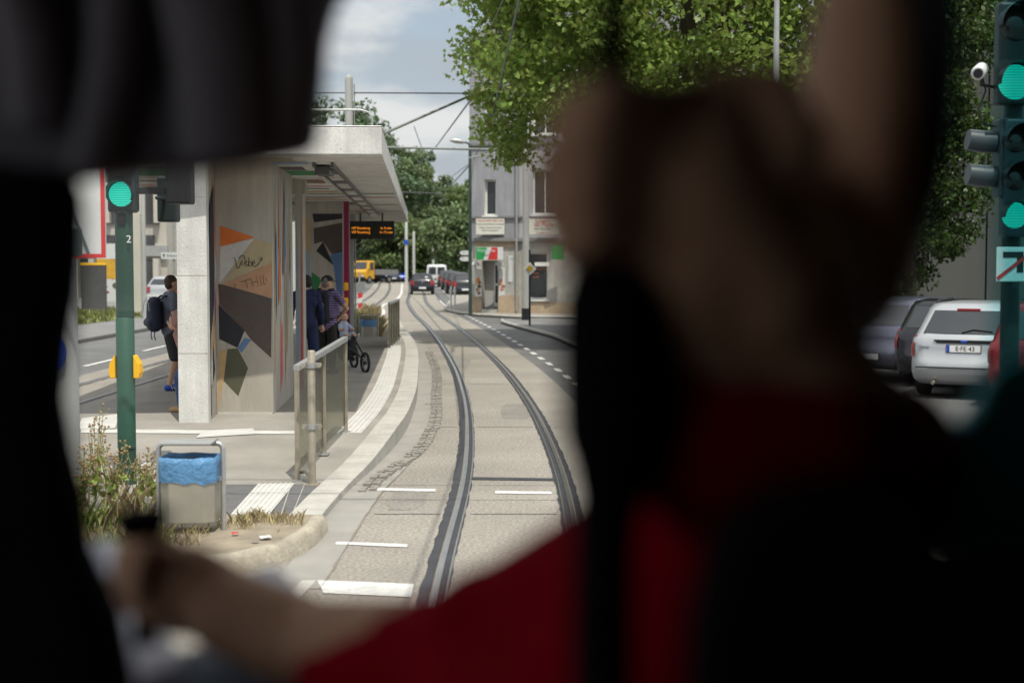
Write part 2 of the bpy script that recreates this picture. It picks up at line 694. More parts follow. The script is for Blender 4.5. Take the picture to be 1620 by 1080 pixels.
TRK = curve([(-8, 0), (4, 0), (10, 0), (14, .02), (19, -.1), (26.3, -.48), (35, -1.15), (46.5, -2.2), (60, -3.6), (75.6, -5.0), (98.7, -6.6), (140, -9.6), (200, -14.2)])
TRL = curve([(-8, -7.4), (10, -7.25), (22, -7.15), (30, -7.1), (45, -7.1), (66, -7.2), (82, -8.0), (110, -10.0), (157, -14.0), (200, -17.6)])
KRB = curve([(9.3, -1.60), (10.9, -1.585), (11.9, -1.58), (13.5, -1.54), (14.8, -1.45), (17.3, -1.36), (20.7, -1.43), (26, -1.72), (34, -2.30), (40, -2.92), (48, -3.75), (56, -4.6)])


def zp(y):
    t = min(max((y - 13.2) / 4.3, 0), 1)
    t = t * t * (3 - 2 * t)
    t2 = min(max((y - 38) / 8, 0), 1)
    return 0.05 + 0.15 * t - 0.08 * t2


def rng_y(a, b, st):
    n = max(2, int(round((b - a) / st)) + 1)
    return [a + (b - a) * i / (n - 1) for i in range(n)]


def ribbon(mb, fn, o0, o1, y0, y1, z, m, st=0.8, zfn=None, jit=0.0):
    """flat strip that follows the curve fn at sideways offsets o0..o1"""
    ys = rng_y(y0, y1, st)
    vs = []
    for y in ys:
        dx = (fn(y + .2) - fn(y - .2)) / .4
        l = math.hypot(1, dx)
        zz = z + (zfn(y) if zfn else 0)
        for o in (o0, o1):
            o += rnd.uniform(-jit, jit)
            vs.append((fn(y) + o / l, y - o * dx / l, zz))
    fs = [(2 * i, 2 * i + 1, 2 * i + 3, 2 * i + 2) for i in range(len(ys) - 1)]
    mb.raw(vs, fs, m)


def strip_solid(mb, fn, o0, o1, y0, y1, ztop, zbot, m, st=0.6, zfn=None):
    ys = rng_y(y0, y1, st)
    vs = []
    for y in ys:
        dx = (fn(y + .2) - fn(y - .2)) / .4
        l = math.hypot(1, dx)
        zz = zfn(y) if zfn else 0
        for o, z in ((o0, zbot), (o0, ztop + zz), (o1, ztop + zz), (o1, zbot)):
            vs.append((fn(y) + o / l, y - o * dx / l, z))
    n = len(ys)
    fs = []
    for i in range(n - 1):
        for j in range(3):
            fs.append((4 * i + j, 4 * i + j + 1, 4 * i + 5 + j, 4 * i + 4 + j))
    fs += [(0, 1, 2, 3), (4 * n - 4, 4 * n - 3, 4 * n - 2, 4 * n - 1)]
    mb.raw(vs, fs, m)


# ------------------------------------------------------------------ ground
mb = MB()
mb.poly([(-2500, -60, -.012), (2500, -60, -.012), (2500, 3500, -.012), (-2500, 3500, -.012)], M_ASPH)
setting(mb.build('ground'))

# concrete bed round both tracks
mb = MB()
ys = rng_y(-6, 159, 1.0)
vs = []
for y in ys:
    vs += [(TRL(y) - 1.15, y, 0.0), (TRK(y) + 1.22, y, 0.0)]
mb.raw(vs, [(2 * i, 2 * i + 1, 2 * i + 3, 2 * i + 2) for i in range(len(ys) - 1)], M_BED)
setting(mb.build('track_bed'))


def rails(fn, y0, y1):
    t = MB()
    for g in (-.5, .5):
        s = 1 if g > 0 else -1
        ribbon(t, fn, g - .105, g + .085, y0, y1, .004, M_TAR, .17, jit=.009)
    setting(t.build('tar_joint'))
    r = MB()
    for g in (-.5, .5):
        s = 1 if g > 0 else -1
        strip_solid(r, fn, g - .019, g + .019, y0, y1, .014, -.01, M_STEEL)            # rail head
        a, b = sorted((g - s * .078, g - s * .064))
        strip_solid(r, fn, a, b, y0, y1, .013, -.01, M_STEEL)                 # groove lip
        a, b = sorted((g + s * .020, g + s * .030))
        ribbon(r, fn, a, b, y0, y1, .009, M_RUST)
    setting(r.build('rails'))


rails(TRK, -6, 158)
rails(TRL, -6, 158)

# long pale band of worn concrete beside the right rail, asphalt lane edge lines
mb = MB()
for k in range(26):                                   # short dashes of the cycle lane
    y = 21.0 + k * 1.75
    ribbon(mb, TRK, 1.50, 1.62, y, y + .85, .003, M_WHITE, .3)
for k in range(12):
    y = 74 + k * 6.0
    ribbon(mb, TRK, 2.0, 2.14, y, y + 2.2, .003, M_WHITE, .7)
ribbon(mb, TRK, 1.28, 1.36, 62, 82, .003, M_WHITE)
# line that sweeps between the two tracks
SW = curve([(46, -4.35), (54, -4.95), (62, -5.6), (72, -6.55), (82, -6.75), (97, -7.6), (120, -9.3), (150, -11.6)])
ribbon(mb, SW, -.06, .07, 46, 62, .006, M_WHITE)
ribbon(mb, SW, -.07, .08, 62, 150, .006, M_WHITE)
SW2 = curve([(52, -5.1), (56, -4.75), (61, -4.9), (66, -6.1)])
# white stop bar and thin marks across the near track
def quad(pts, z, m):
    mb.poly([G(px, py, z) for px, py in pts], m)
quad([(502, 917), (655, 923), (650, 943), (512, 937)], .006, M_WHITE)
quad([(478, 917), (500, 917), (470, 950), (446, 950)], .006, M_KERB)
quad([(533, 856), (645, 860), (644, 865), (530, 860)], .006, M_WHITE)
quad([(590, 771), (689, 773), (689, 777), (589, 775)], .006, M_WHITE)
quad([(784, 776), (872, 777), (873, 781), (783, 780)], .006, M_WHITE)
for px, py in ((862, 660), (858, 663)):
    pass
# far-left carriageway dashes
for k in range(16):
    y = 14 + k * 5.2
    mb.box((-8.95 - .02 * (y - 30), y + 1.2, -.004), (.12, 2.2, .006), M_WHITE)
setting(mb.build('road_markings'))

mb = MB()
for y in (12.1, 18.6, 25.2, 31.9, 38.7, 45.6, 53, 61, 70, 80):       # joints between the cast bed slabs
    for a_, b_ in ((-1.2, -.63), (-.37, .37), (.63, 1.2)):
        n_ = 8
        top = [(TRK(y) + a_ + (b_ - a_) * k / n_, y + rnd.uniform(-.008, .008) + .012, .003) for k in range(n_ + 1)]
        bot = [(p_[0], p_[1] - .022, .003) for p_ in top]
        mb.poly(top + bot[::-1], M_TAR)
def patch(cx, cy, w_, l_, m_):
    k_ = 28
    mb.poly([(cx + w_ * math.copysign(abs(math.cos(t)) ** .5, math.cos(t)) + rnd.uniform(-.02, .02), cy + l_ * math.copysign(abs(math.sin(t)) ** .5, math.sin(t)) + rnd.uniform(-.03, .03), .0025) for t in [2 * math.pi * i / k_ for i in range(k_)]], m_)
M_PATCH = mat('bed_patch', (0.205, 0.188, 0.165), 0.85, 0.2, 1.5, 0.6, 36, var2=0.35, scale2=34)
patch(.05, 20.6, .22, 1.0, M_PATCH)
patch(-.95, 12.9, .16, .6, M_PATCH)
patch(-1.1, 30.5, .2, 1.2, M_PATCH)
setting(mb.build('bed_joints'))
mb = MB()
quad([(744, 754), (884, 756), (886, 760), (743, 758)], .006, M_TAR)
setting(mb.build('slot_cover'))

# rows of small setts between the gutter and the aggregate
SETT = curve([(13.2, -1.36), (13.7, -1.35), (15.8, -1.09), (18.1, -1.03), (22.8, -1.22), (28.6, -1.54), (34, -2.0), (39, -2.5)])
mb = MB()
ribbon(mb, KRB, .0, .33, 9.3, 46, .004, M_GUTT)
ribbon(mb, KRB, .325, .338, 9.3, 30, .006, M_RUST, .15, jit=.008)
setting(mb.build('gutter'))
mb = MB()
r2 = random.Random(4)
y = 13.3
while y < 34:
    h = r2.uniform(.02, .045)
    mb.box((SETT(y) + r2.uniform(-.01, .01) - .045, y, h / 2), (.07, .085, h), M_SETT)
    mb.box((SETT(y) + r2.uniform(-.01, .01) + .045, y + .06, h / 2), (.07, .085, h), M_SETT)
    y += .135
setting(mb.build('sett_row'))

# ------------------------------------------------------------------ platform
mb = MB()
XL = -5.72
ys = rng_y(11.2, 37.5, .5)
vs = []
for y in ys:
    xr = KRB(y) - .1
    xl = XL if y > 13.5 else XL + (13.5 - y) * .9
    for t in (0, .25, .5, .75, 1):
        vs.append((xl + (xr - xl) * t, y, zp(y)))
fs = []
for i in range(len(ys) - 1):
    for j in range(4):
        fs.append((5 * i + j, 5 * i + j + 1, 5 * i + 6 + j, 5 * i + 5 + j))
mb.raw(vs, fs, M_PLAT)
n = len(ys)
mb.poly([(XL, y, zp(y)) for y in ys if y > 13.5] + [(XL, 37.5, -.01), (XL, 13.5, -.01)], M_KERBY)
mb.poly([vs[5 * (n - 1)], vs[5 * n - 1], (vs[5 * n - 1][0], 37.5, -.01), (XL, 37.5, -.01)], M_KERBY)
setting(mb.build('platform'))

mb = MB()
yy = 11.0
k = 0
while yy < 52:                                        # kerb stones, one after the other with a fine joint
    L = 1.0
    strip_solid(mb, KRB, -.27, 0, yy, yy + L - .008, .012, -.01, M_KERB, .25, zfn=zp)
    yy += L
setting(mb.build('kerb'))

mb = MB()
def onplat(px, py, z, lift=.006):
    p = G(px, py, z)
    for _ in range(6):
        p = G(px, py, zp(p.y))
    p.z = zp(p.y) + lift
    return p
# ribbed white guidance strip along the edge
for k in range(5):
    o = -.66 + k * .058
    strip_solid(mb, KRB, o, o + .040, 16.4, 33.5, .014, .05, M_TACT, .5, zfn=zp)
ribbon(mb, KRB, -.67, -.37, 16.4, 33.5, .006, M_TACT, .5, zfn=zp)
# strip across in front of the shelter
a0, a1 = onplat(130, 685, .2), onplat(462, 687, .2)
for k in range(1):
    mb.poly([onplat(128, 679, .2), onplat(466, 682, .2), onplat(466, 687, .2), onplat(128, 685, .2)], M_TACT)
mb.poly([onplat(130, 662, .2, .008), onplat(190, 655, .2, .008), onplat(182, 678, .2, .008), onplat(122, 680, .2, .008)], M_TACT)
mb.poly([onplat(322, 682, .2, .009), onplat(400, 678, .2, .009), onplat(405, 687, .2, .009), onplat(310, 693, .2, .009)], M_TACT)
setting(mb.build('tactile_paving'))

mb = MB()
mb.poly([onplat(352, 767, .05), onplat(503, 766, .05), onplat(472, 834, .05), onplat(352, 834, .05)], M_PAVED)
q = [onplat(408, 767, .05, .012), onplat(466, 766, .05, .012), onplat(412, 832, .05, .012), onplat(350, 832, .05, .012)]
mb.poly(q, M_TACT)
for k in range(7):                                     # ribs
    t0, t1 = (k + .2) / 7, (k + .65) / 7
    a = [q[0].lerp(q[1], t0), q[0].lerp(q[1], t1), q[3].lerp(q[2], t1), q[3].lerp(q[2], t0)]
    mb.prism(a, (0, 0, .006), M_TACT)
for t in (.72, .86):
    a, b = onplat(352, 767, .05, .008).lerp(onplat(503, 766, .05, .008), t), onplat(352, 834, .05, .008).lerp(onplat(472, 834, .05, .008), t)
    mb.tube([a, b], .006, M_KERB, 4)
setting(mb.build('crossing_paving'))

# ------------------------------------------------------------------ planted bed at the near end of the platform
edge = [(-1.60, 11.35), (-1.62, 10.75), (-1.72, 10.25), (-1.92, 9.92), (-2.25, 9.72), (-2.8, 9.6), (-5.6, 9.5)]
mb = MB()
mb.prism([(x, y, -.01) for x, y in edge] + [(-5.6, 11.6, -.01), (-1.62, 11.5, -.01)], (0, 0, .115), M_SOIL)
setting(mb.build('planting_bed'))
mb = MB()
sm = []
for i in range(len(edge) - 1):                          # one smooth kerb nose, cast in place
    p_ = [Vector((*edge[max(0, min(len(edge) - 1, i + k))], 0)) for k in (-1, 0, 1, 2)]
    for k in range(6):
        t = k / 6
        sm.append(.5 * ((2 * p_[1]) + (p_[2] - p_[0]) * t + (2 * p_[0] - 5 * p_[1] + 4 * p_[2] - p_[3]) * t * t + (3 * p_[1] - p_[0] - 3 * p_[2] + p_[3]) * t ** 3))
sm.append(Vector((*edge[-1], 0)))
vs = []
for i, p_ in enumerate(sm):
    d = (sm[min(i + 1, len(sm) - 1)] - sm[max(i - 1, 0)]).normalized()
    nrm = Vector((-d.y, d.x, 0))
    for o_, z_ in ((-.01, -.01), (-.01, .125), (.02, .135), (.075, .13), (.105, .10), (.125, -.01)):
        q_ = p_ + nrm * o_
        vs.append((q_.x, q_.y, z_ + .004 * math.sin(i * .9)))
mb.raw(vs, [(6 * i + j, 6 * i + j + 1, 6 * i + 7 + j, 6 * i + 6 + j) for i in range(len(sm) - 1) for j in range(5)], M_KERBY, True)
mb.poly(vs[:6], M_KERBY)
mb.poly(vs[-6:], M_KERBY)
setting(mb.build('bed_kerb'))

# island verge beyond the platform
mb = MB()
mb.poly([(-5.7, 37.5, .05), (KRB(37.5), 37.5, .05), (KRB(44), 44, .05), (KRB(51), 51, .04), (-5.6, 60, .03), (-6.0, 64, .02), (-6.2, 50, .03)], M_SOIL)
setting(mb.build('island_verge'))

# left far pavement and lawn
mb = MB()
mb.prism([(-12.0, 8, -.01), (-11.6, 46, -.01), (-13.5, 62, -.01), (-18, 110, -.01), (-30, 110, -.01), (-24, 60, -.01), (-19, 8, -.01)], (0, 0, .11), M_ASPHL)
setting(mb.build('left_pavement', bevel=.02))
mb = MB()
mb.poly([(-14.6, 10, .112), (-14.4, 46, .112), (-13.9, 56, .112), (-15.5, 64, .112), (-30, 64, .112), (-30, 10, .112)], M_GRASSG)
setting(mb.build('lawn'))
# right kerbs, corner pavement
mb = MB()
rk = [(-.35, 52.0), (-.35, 50.6), (-.07, 48.6), (1.23, 40.7), (2.2, 30), (2.7, 20), (2.95, 10), (2.95, -6)]
mb.prism([(x, y, -.01) for x, y in rk] + [(5.0, -6, -.01), (5.0, 49, -.01), (1.2, 52.6, -.01)], (0, 0, .13), M_ASPHL)
ck = [(-3.4, 78), (-3.25, 71), (-3.1, 66), (-2.9, 63.4), (-2.3, 60.2), (-1.3, 57.2), (.2, 55.2), (3, 54.4), (16, 53.4)]
mb.prism([(x, y, -.01) for x, y in ck] + [(16, 72, -.01), (-1.0, 74, -.01), (-4.0, 130, -.01), (-5.5, 130, -.01)], (0, 0, .13), M_PLAT)
setting(mb.build('pavement', bevel=.02))
mb = MB()
for pts in (rk, ck):
    mb.tube([(x - .0, y - .0, .075) for x, y in pts], .055, M_KERB, 6)
setting(mb.build('pavement_kerb'))

# ------------------------------------------------------------------ shelter of raw concrete with painted shards
PAL = dict(orange=(.62, .16, .03), white=(.52, .50, .46), khaki=(.40, .33, .20), salmon=(.42, .24, .14), brown=(.085, .066, .056), navy=(.022, .024, .032),
           blue=(.10, .18, .33), olive=(.085, .085, .055), tan=(.48, .32, .16), skyb=(.24, .33, .42), pink=(.55, .10, .10), green=(.03, .18, .06), magenta=(.22, .01, .06), black=(.02, .018, .018), rust=(.20, .10, .055))
PM = {k: mat('mural_' + k, v, 0.7, 0.10, 5.0, var2=.06, scale2=40) for k, v in PAL.items()}

shelter = thing('tram_shelter', 'concrete tram shelter with coloured geometric mural and a heavy flat roof', 'shelter', (-3.2, 18.3, .2))
SO = Vector((-3.2, 18.3, .2))
AX = Vector((-.062, 1, 0)).normalized()               # along the street
AN = Vector((1, .062, 0)).normalized()                # across


def sbuild(m_, name, **k):
    for i in range(len(m_.v)):
        m_.v[i] = m_.v[i] - SO
    return m_.build(name, shelter, **k)


def at_plane(px, py, Y):
    return P(px, py, Y)


ZU = 3.446                                            # underside of the roof
# roof slab: two long edges follow the street
mb = MB()
fr = P(604, 246, 17.15)
x0 = fr.x
A = Vector((x0, 17.15, 3.446))
B = A + AX * 28.2
C_ = B - AN * 4.6
D = A - AN * 4.6
rim = [A, B, C_, D]
mb.prism(rim, (0, 0, .325), M_CONC)
mb.prism([A - AN * .0 + Vector((0, 0, .327)), B + Vector((0, 0, .327)), C_ + Vector((0, 0, .327)), D + Vector((0, 0, .327))], (0, 0, .02), M_GALV)
sbuild(mb, 'roof', bevel=.012)
# painted bands under the roof
mb = MB()
rb = random.Random(12)
names = ['khaki', 'skyb', 'brown', 'green', 'white', 'rust', 'pink', 'olive', 'tan', 'blue', 'white', 'skyb', 'khaki']
s0 = .6
i = 0
while s0 < 26:
    w = rb.uniform(.12, 1.1)
    a0 = A + AX * s0 - AN * rb.uniform(.9, 1.25)
    a1 = a0 + AX * w
    b1 = A + AX * (s0 + w * rb.uniform(.2, 1.6)) - AN * 4.3
    b0 = A + AX * (s0 + rb.uniform(-.5, .5)) - AN * 4.3
    mb.poly([p + Vector((0, 0, -.004 - .001 * (i % 3))) for p in (a0, a1, b1, b0)], PM[names[i % len(names)]])
    s0 += w + rb.uniform(.05, .8)
    i += 1
for s0, cn in ((9.5, 'green'), (11.0, 'pink'), (14.5, 'green'), (18.5, 'magenta')):
    a0 = A + AX * s0 - AN * .05
    mb.poly([p + Vector((0, 0, -.009)) for p in (a0, a0 + AX * .16, a0 + AX * .3 - AN * 3.8, a0 + AX * .12 - AN * 3.8)], PM[cn])
sbuild(mb, 'ceiling_mural')

# front pier
mb = MB()
pl, pr = P(283, 665, 17.35).x, P(330, 665, 17.35).x
mb.box(((pl + pr) / 2, 17.42, (ZU + .15) / 2), (pr - pl, .14, ZU - .15 + .004), M_CONC)
for z in (1.05, 2.0, 2.95):
    mb.box(((pl + pr) / 2, 17.349, z), (pr - pl + .002, .004, .008), M_CONCD)
sbuild(mb, 'pier', bevel=.01)

# first wall block
YW = 18.3
mb = MB()
bl, br = P(343, 600, YW).x, P(432, 600, YW).x
bq = [Vector((bl, YW, .15)), Vector((br, YW, .15)), Vector((br, YW, .15)) + AX * 2.9, Vector((bl, YW, .15)) + AX * 2.9]
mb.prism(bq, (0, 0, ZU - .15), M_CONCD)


def shard(pts, col, lift=.003, Y=YW):
    mb.poly([P(px, py, Y) - Vector((0, lift, 0)) for px, py in pts], PM[col] if col in PM else col)


shard([(347.5, 357), (403, 375.5), (348.8, 390)], 'orange')
shard([(348.8, 390), (402.5, 377.5), (347.5, 447.5)], 'white')
shard([(402.5, 377.5), (431, 386), (431, 414.5), (350, 449.5)], 'khaki', .004)
shard([(431, 414.5), (430, 471), (352, 450)], 'salmon', .005)
shard([(345, 449), (352, 450), (430, 472), (429, 566), (397, 537), (387, 523), (347, 481)], 'brown')
shard([(346, 481), (387, 523), (376, 550), (347, 536)], 'navy', .004)
shard([(387, 534), (397, 537.5), (382, 558), (376.5, 550)], 'blue', .005)
shard([(360, 552), (376, 551), (392.5, 582), (377, 626), (354, 602)], 'olive')
shard([(347, 554), (359, 554), (354, 600), (345, 651)], 'tan', .004)
shard([(345, 651), (431, 651), (431, 656), (345, 656)], 'white', .003)


def side_shards(o, du, Lu, zb, zt, nrm, seed, n=16):
    """upright painted slivers on a side face"""
    r = random.Random(seed)
    cols = ['khaki', 'skyb', 'olive', 'white', 'tan', 'navy', 'skyb', 'orange', 'pink', 'white', 'rust', 'blue', 'khaki', 'olive']
    for i in range(n):
        u0 = Lu * i / n + r.uniform(-.05, .05)
        u1 = u0 + r.uniform(.08, .4)
        z0 = r.uniform(zb, zb + .6 * (zt - zb))
        z1 = min(zt, z0 + r.uniform(.8, 2.4))
        u0, u1 = max(0, u0), min(Lu, u1)
        um, zm = r.uniform(u0, u1), (z0 + z1) / 2 + r.uniform(-.4, .4)
        pts = [(u0, z0), (u1, z0 + r.uniform(0, .5)), (u1 if i % 2 else um, zm), (um, z1)]
        if i % 3 == 0:
            pts = [(u0, z0), (u1, zm), (u0, z1)]
        mb.poly([o + du * u + Vector((0, 0, z - o.z)) + nrm * (.003 + .0012 * (i % 5)) for u, z in pts], PM[cols[(i + seed) % len(cols)]])


side_shards(bq[1], AX, 2.85, .2, ZU - .05, AN, 3)
side_shards(bq[0], AX, 2.85, .2, ZU - .05, -AN, 5)
# flank next to the pier
o = Vector((pr + .002, 17.36, .15))
sbuild(mb, 'mural_wall')
mb = MB()
fl = [Vector((pr - .02, 17.495, .15)), Vector((bl - .004, YW + .02, .15)), Vector((bl - .004, YW + .6, .15)), Vector((pr - .25, 17.8, .15))]
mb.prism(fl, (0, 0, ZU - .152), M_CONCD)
dd = (fl[1] - fl[0])
Lf = dd.length
dd.normalize()
nn = Vector((dd.y, -dd.x, 0))
side_shards(fl[0], dd, Lf, .2, ZU - .1, nn, 1, 9)
mb.poly([fl[0] + dd * .1 + nn * .012 + Vector((0, 0, 1.0)), fl[0] + dd * .55 + nn * .012 + Vector((0, 0, 1.5)), fl[0] + dd * .6 + nn * .012 + Vector((0, 0, 3.0)), fl[0] + dd * .15 + nn * .012 + Vector((0, 0, 2.7))], PM['navy'])
sbuild(mb, 'side_wall')

# slender portal, then the far mural block
mb = MB()
YP = 22.0
for (pa, pb, cn) in ((468, 480, None),):
    xa, xb = P(pa, 500, YP).x, P(pb, 500, YP).x
    mb.prism([(xa, YP, .15), (xb, YP, .15), (xb - .03, YP + .5, .15), (xa - .03, YP + .5, .15)], (0, 0, ZU - .15), M_CONCD)
    mb.poly([(xb - .05, YP - .003, .2), (xb - .005, YP - .003, .2), (xb - .02, YP - .003, ZU - .2)], PM['pink'])
    mb.poly([(xa + .005, YP - .003, .2), (xa + .06, YP - .003, .9), (xa + .02, YP - .003, ZU - .2)], PM['skyb'])
xa, xb = P(470, 500, YP).x, P(484, 500, YP).x
mb.prism([(xa - 1.2, YP + .02, ZU - .22), (xb, YP + .02, ZU - .22), (xb - .03, YP + .45, ZU - .22), (xa - 1.2, YP + .45, ZU - .22)], (0, 0, .218), M_CONCD)
sbuild(mb, 'portal')
mb = MB()
YB = 30.5
xa, xb = P(474, 500, YB).x, P(543, 500, YB).x
bq2 = [Vector((xa, YB, .15)), Vector((xb, YB, .15)), Vector((xb, YB, .15)) + AX * 3, Vector((xa, YB, .15)) + AX * 3]
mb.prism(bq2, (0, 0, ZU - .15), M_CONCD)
for pts, c, l in (([(494, 338), (541.5, 338), (541.5, 346), (497, 352)], 'black', .003), ([(496, 361), (541.5, 352), (541.5, 398), (525, 402), (511, 382), (497, 386)], 'brown', .003),
                  ([(500, 397), (511, 382), (528, 420)], 'black', .004), ([(522, 404), (541.5, 396), (541.5, 470), (534, 470), (528, 420)], 'blue', .003),
                  ([(493, 430), (512, 444), (503, 468), (493, 468)], 'green', .003), ([(478, 345), (490, 345), (490, 402), (478, 380)], 'tan', .003), ([(476, 380), (489, 402), (489, 470), (476, 470)], 'skyb', .003)):
    shard(pts, c, l, YB)
side_shards(bq2[1], AX, 2.9, .2, ZU - .1, AN, 8, 12)
sbuild(mb, 'mural_wall')
# magenta end post with yellow boxes
mb = MB()
pm = P(549, 500, YB - .4)
mb.box((pm.x, pm.y, (ZU + .15) / 2), (.10, .16, ZU - .152), PM['magenta'])
sbuild(mb, 'end_post')
for pz in (453, 477):
    mb = MB()
    q = P(547.5, pz, YB - .55)
    mb.box((q.x, q.y, q.z), (.085, .09, .17), M_YEL)
    sbuild(mb, 'call_box', bevel=.02)
# far end pier
mb = MB()
E = A + AX * 26.5 - AN * 2.9
mb.prism([E, E + AN * .7, E + AN * .7 + AX * 1.2, E + AX * 1.2], (0, 0, -(ZU - .12)), M_CONCD)
sbuild(mb, 'pier')

# recessed lamp trough
M_LAMPD = mat('lamp_louvre', (.10, .10, .10), .4, .1, 8, metal=.5)
M_DIFF = mat('lamp_diffuser', (.62, .60, .54), .35, .1, 5)
mb = MB()
L0 = A + AX * 1.3 - AN * .93
for sgn in (0, .24):
    a = L0 + AN * sgn
    mb.prism([a, a + AN * .03, a + AN * .03 + AX * 19.5, a + AX * 19.5], (0, 0, -.06), M_LAMPD)
sbuild(mb, 'lamp_rail')
for k in range(24):
    mb = MB()
    a = L0 + AN * .034 + AX * (.6 + k * .78)
    mt = M_DIFF if k % 3 != 1 else M_LAMPD
    mb.prism([a, a + AN * .2, a + AN * .2 + AX * .62, a + AX * .62], (0, 0, -.035), mt)
    sbuild(mb, 'lamp_panel')
mb = MB()
a = L0 + AX * .9 + AN * .12 + Vector((0, 0, -.06))
mb.ball(a, (.09, .09, .08), M_BLACK)
mb.box(a + Vector((0, -.2, -.02)), (.19, .5, .1), M_LAMPD)
sbuild(mb, 'dome_camera')
# little tube rail on the roof edge
mb = MB()
q0 = P(588, 203, 17.5)
mb.tube([(D.x + .3, D.y + .4, 4.0), (q0.x - .12, 17.35, 4.0), (q0.x - .02, 17.35, 3.97), (q0.x + .02, 17.35, 3.9), (q0.x + .02, 17.35, 3.77)], .014, M_GALV, 6)
for t in (.25, .6):
    xx = D.x + .3 + (q0.x - D.x) * t
    mb.cyl((xx, 17.4, 3.77), (xx, 17.4, 4.0), .012, M_GALV, 6)
sbuild(mb, 'roof_rail')

# scrawled writing on the wall
def scrawl(strokes, m, name, r=.0045):
    q = MB()
    for st in strokes:
        q.tube([P(px, py, YW) - Vector((0, .009, 0)) for px, py in st], r, m, 5)
    return sbuild(q, name)


M_INK = mat('marker_ink', (.03, .03, .035), .6, .1, 9)
M_INK2 = mat('faded_ink', (.16, .10, .06), .8, .2, 9)
scrawl([[(371, 407), (373, 412), (374, 420), (376, 425), (379, 423), (381, 415)],                                   # L
        [(378, 409), (381, 405), (385, 404), (388, 408), (386, 411)], [(383, 412), (383.5, 420)], [(383, 408.5), (383.2, 409)],   # i
        [(387, 418), (390, 415), (391, 412), (388, 412.5), (387, 418), (389, 421), (393, 418)],                      # e
        [(394, 407), (393.5, 421), (397, 421), (399, 417), (396.5, 414), (394, 416)],                                # b
        [(399, 418), (403, 416), (403, 412.5), (400, 413.5), (399.5, 419), (403, 422), (408, 419), (413, 411), (415, 408)],   # e
        [(410, 409.5), (415.3, 407), (414.5, 413)]], M_INK, 'scrawl')
scrawl([[(382, 446), (396, 441)], [(389, 443), (392, 455)], [(397, 441), (401, 453)], [(406, 438), (409, 453)], [(399, 447), (408, 445)], [(411, 436), (414, 452)],
        [(416, 434), (418, 450), (422, 449)], [(370, 449), (374, 452), (371, 455)], [(420, 440), (424, 446)]], M_INK2, 'scrawl', .0035)

# departure board hanging at the far end
brd = thing('departure_board', 'black departure board with two rows of amber text hanging from the shelter roof', 'display', (0, 0, 0))
YD = 37.0
bc = P(587, 364, YD)
brd.location = bc
w, h = (624 - 550) / F * YD, (378 - 349.5) / F * YD
mb = MB()
mb.box((0, 0, 0), (w, .16, h), M_BLACK)
mb.box((0, -.083, -.02), (w * .9, .004, h * .62), mat('screen_glass', (.03, .028, .02), .25, .05, 3))
mb.build('casing', brd, bevel=.012)
M_AMB = emit('amber_text', (1.0, .30, .015), 1.1)
join_text([('107 Romberg', .088, facing(-.26, -.088, .045)), ('in 3 min', .088, facing(.40, -.088, .045)), ('107 Romberg', .088, facing(-.26, -.088, -.06)), ('in 13 min', .088, facing(.40, -.088, -.06))], M_AMB, brd, 'lettering')
for px in (570, 605):
    mb = MB()
    q = P(px, 350, YD) - bc
    mb.cyl((q.x, 0, h / 2), (q.x, 0, ZU - bc.z), .022, M_BLACK, 8)
    mb.build('hanger', brd)
# ------------------------------------------------------------------ corner building with the pizzeria
M_STUC = mat('grey_stucco', (0.30, 0.295, 0.32), 0.9, 0.12, 0.8, 0.3, 30, var2=.05, pits=.12)
M_STUCP = mat('pale_stucco', (0.40, 0.39, 0.41), 0.9, 0.12, 0.8, 0.3, 30, var2=.05, pits=.12)
M_BASE = mat('ground_floor_render', (0.40, 0.38, 0.345), 0.9, 0.18, 1.5, 0.3, 30, var2=.08, pits=.2)
M_SAND = mat('sandstone', (0.40, 0.31, 0.21), 0.9, 0.15, 3.0, 0.3, 30)
M_FRAME = mat('window_frame_white', (0.66, 0.65, 0.62), 0.5, 0.05, 5)
M_LEDGE = mat('ledge_grey', (0.20, 0.195, 0.19), 0.85, 0.15, 3)
M_DOOR = mat('dark_door', (0.03, 0.028, 0.026), 0.4, 0.15, 4)
M_ROOF = mat('roof_slate', (0.10, 0.095, 0.10), 0.8, 0.2, 4)


def wall_holes(mb, p0, p1, z0, z1, holes, m, depth=.22, mr=None):
    """upright wall p0->p1 (x,y) with rectangular openings (u0,u1,v0,v1), reveals going inwards"""
    p0, p1 = Vector((*p0, 0)), Vector((*p1, 0))
    d = p1 - p0
    L = d.length
    d.normalize()
    nin = Vector((-d.y, d.x, 0))
    us = sorted({0, L, *[h[0] for h in holes], *[h[1] for h in holes]})
    vs = sorted({z0, z1, *[h[2] for h in holes], *[h[3] for h in holes]})
    pt = lambda u, v, k=0: p0 + d * u + nin * k + Vector((0, 0, v))
    for a, b in zip(us, us[1:]):
        for c, e in zip(vs, vs[1:]):
            um, vm = (a + b) / 2, (c + e) / 2
            if any(h[0] < um < h[1] and h[2] < vm < h[3] for h in holes):
                continue
            mb.poly([pt(a, c), pt(b, c), pt(b, e), pt(a, e)], m)
    for h in holes:
        a, b, c, e = h[:4]
        r = mr or m
        mb.poly([pt(a, c), pt(a, e), pt(a, e, depth), pt(a, c, depth)], r)
        mb.poly([pt(b, c), pt(b, e), pt(b, e, depth), pt(b, c, depth)], r)
        mb.poly([pt(a, c), pt(b, c), pt(b, c, depth), pt(a, c, depth)], r)
        mb.poly([pt(a, e), pt(b, e), pt(b, e, depth), pt(a, e, depth)], r)
    return pt


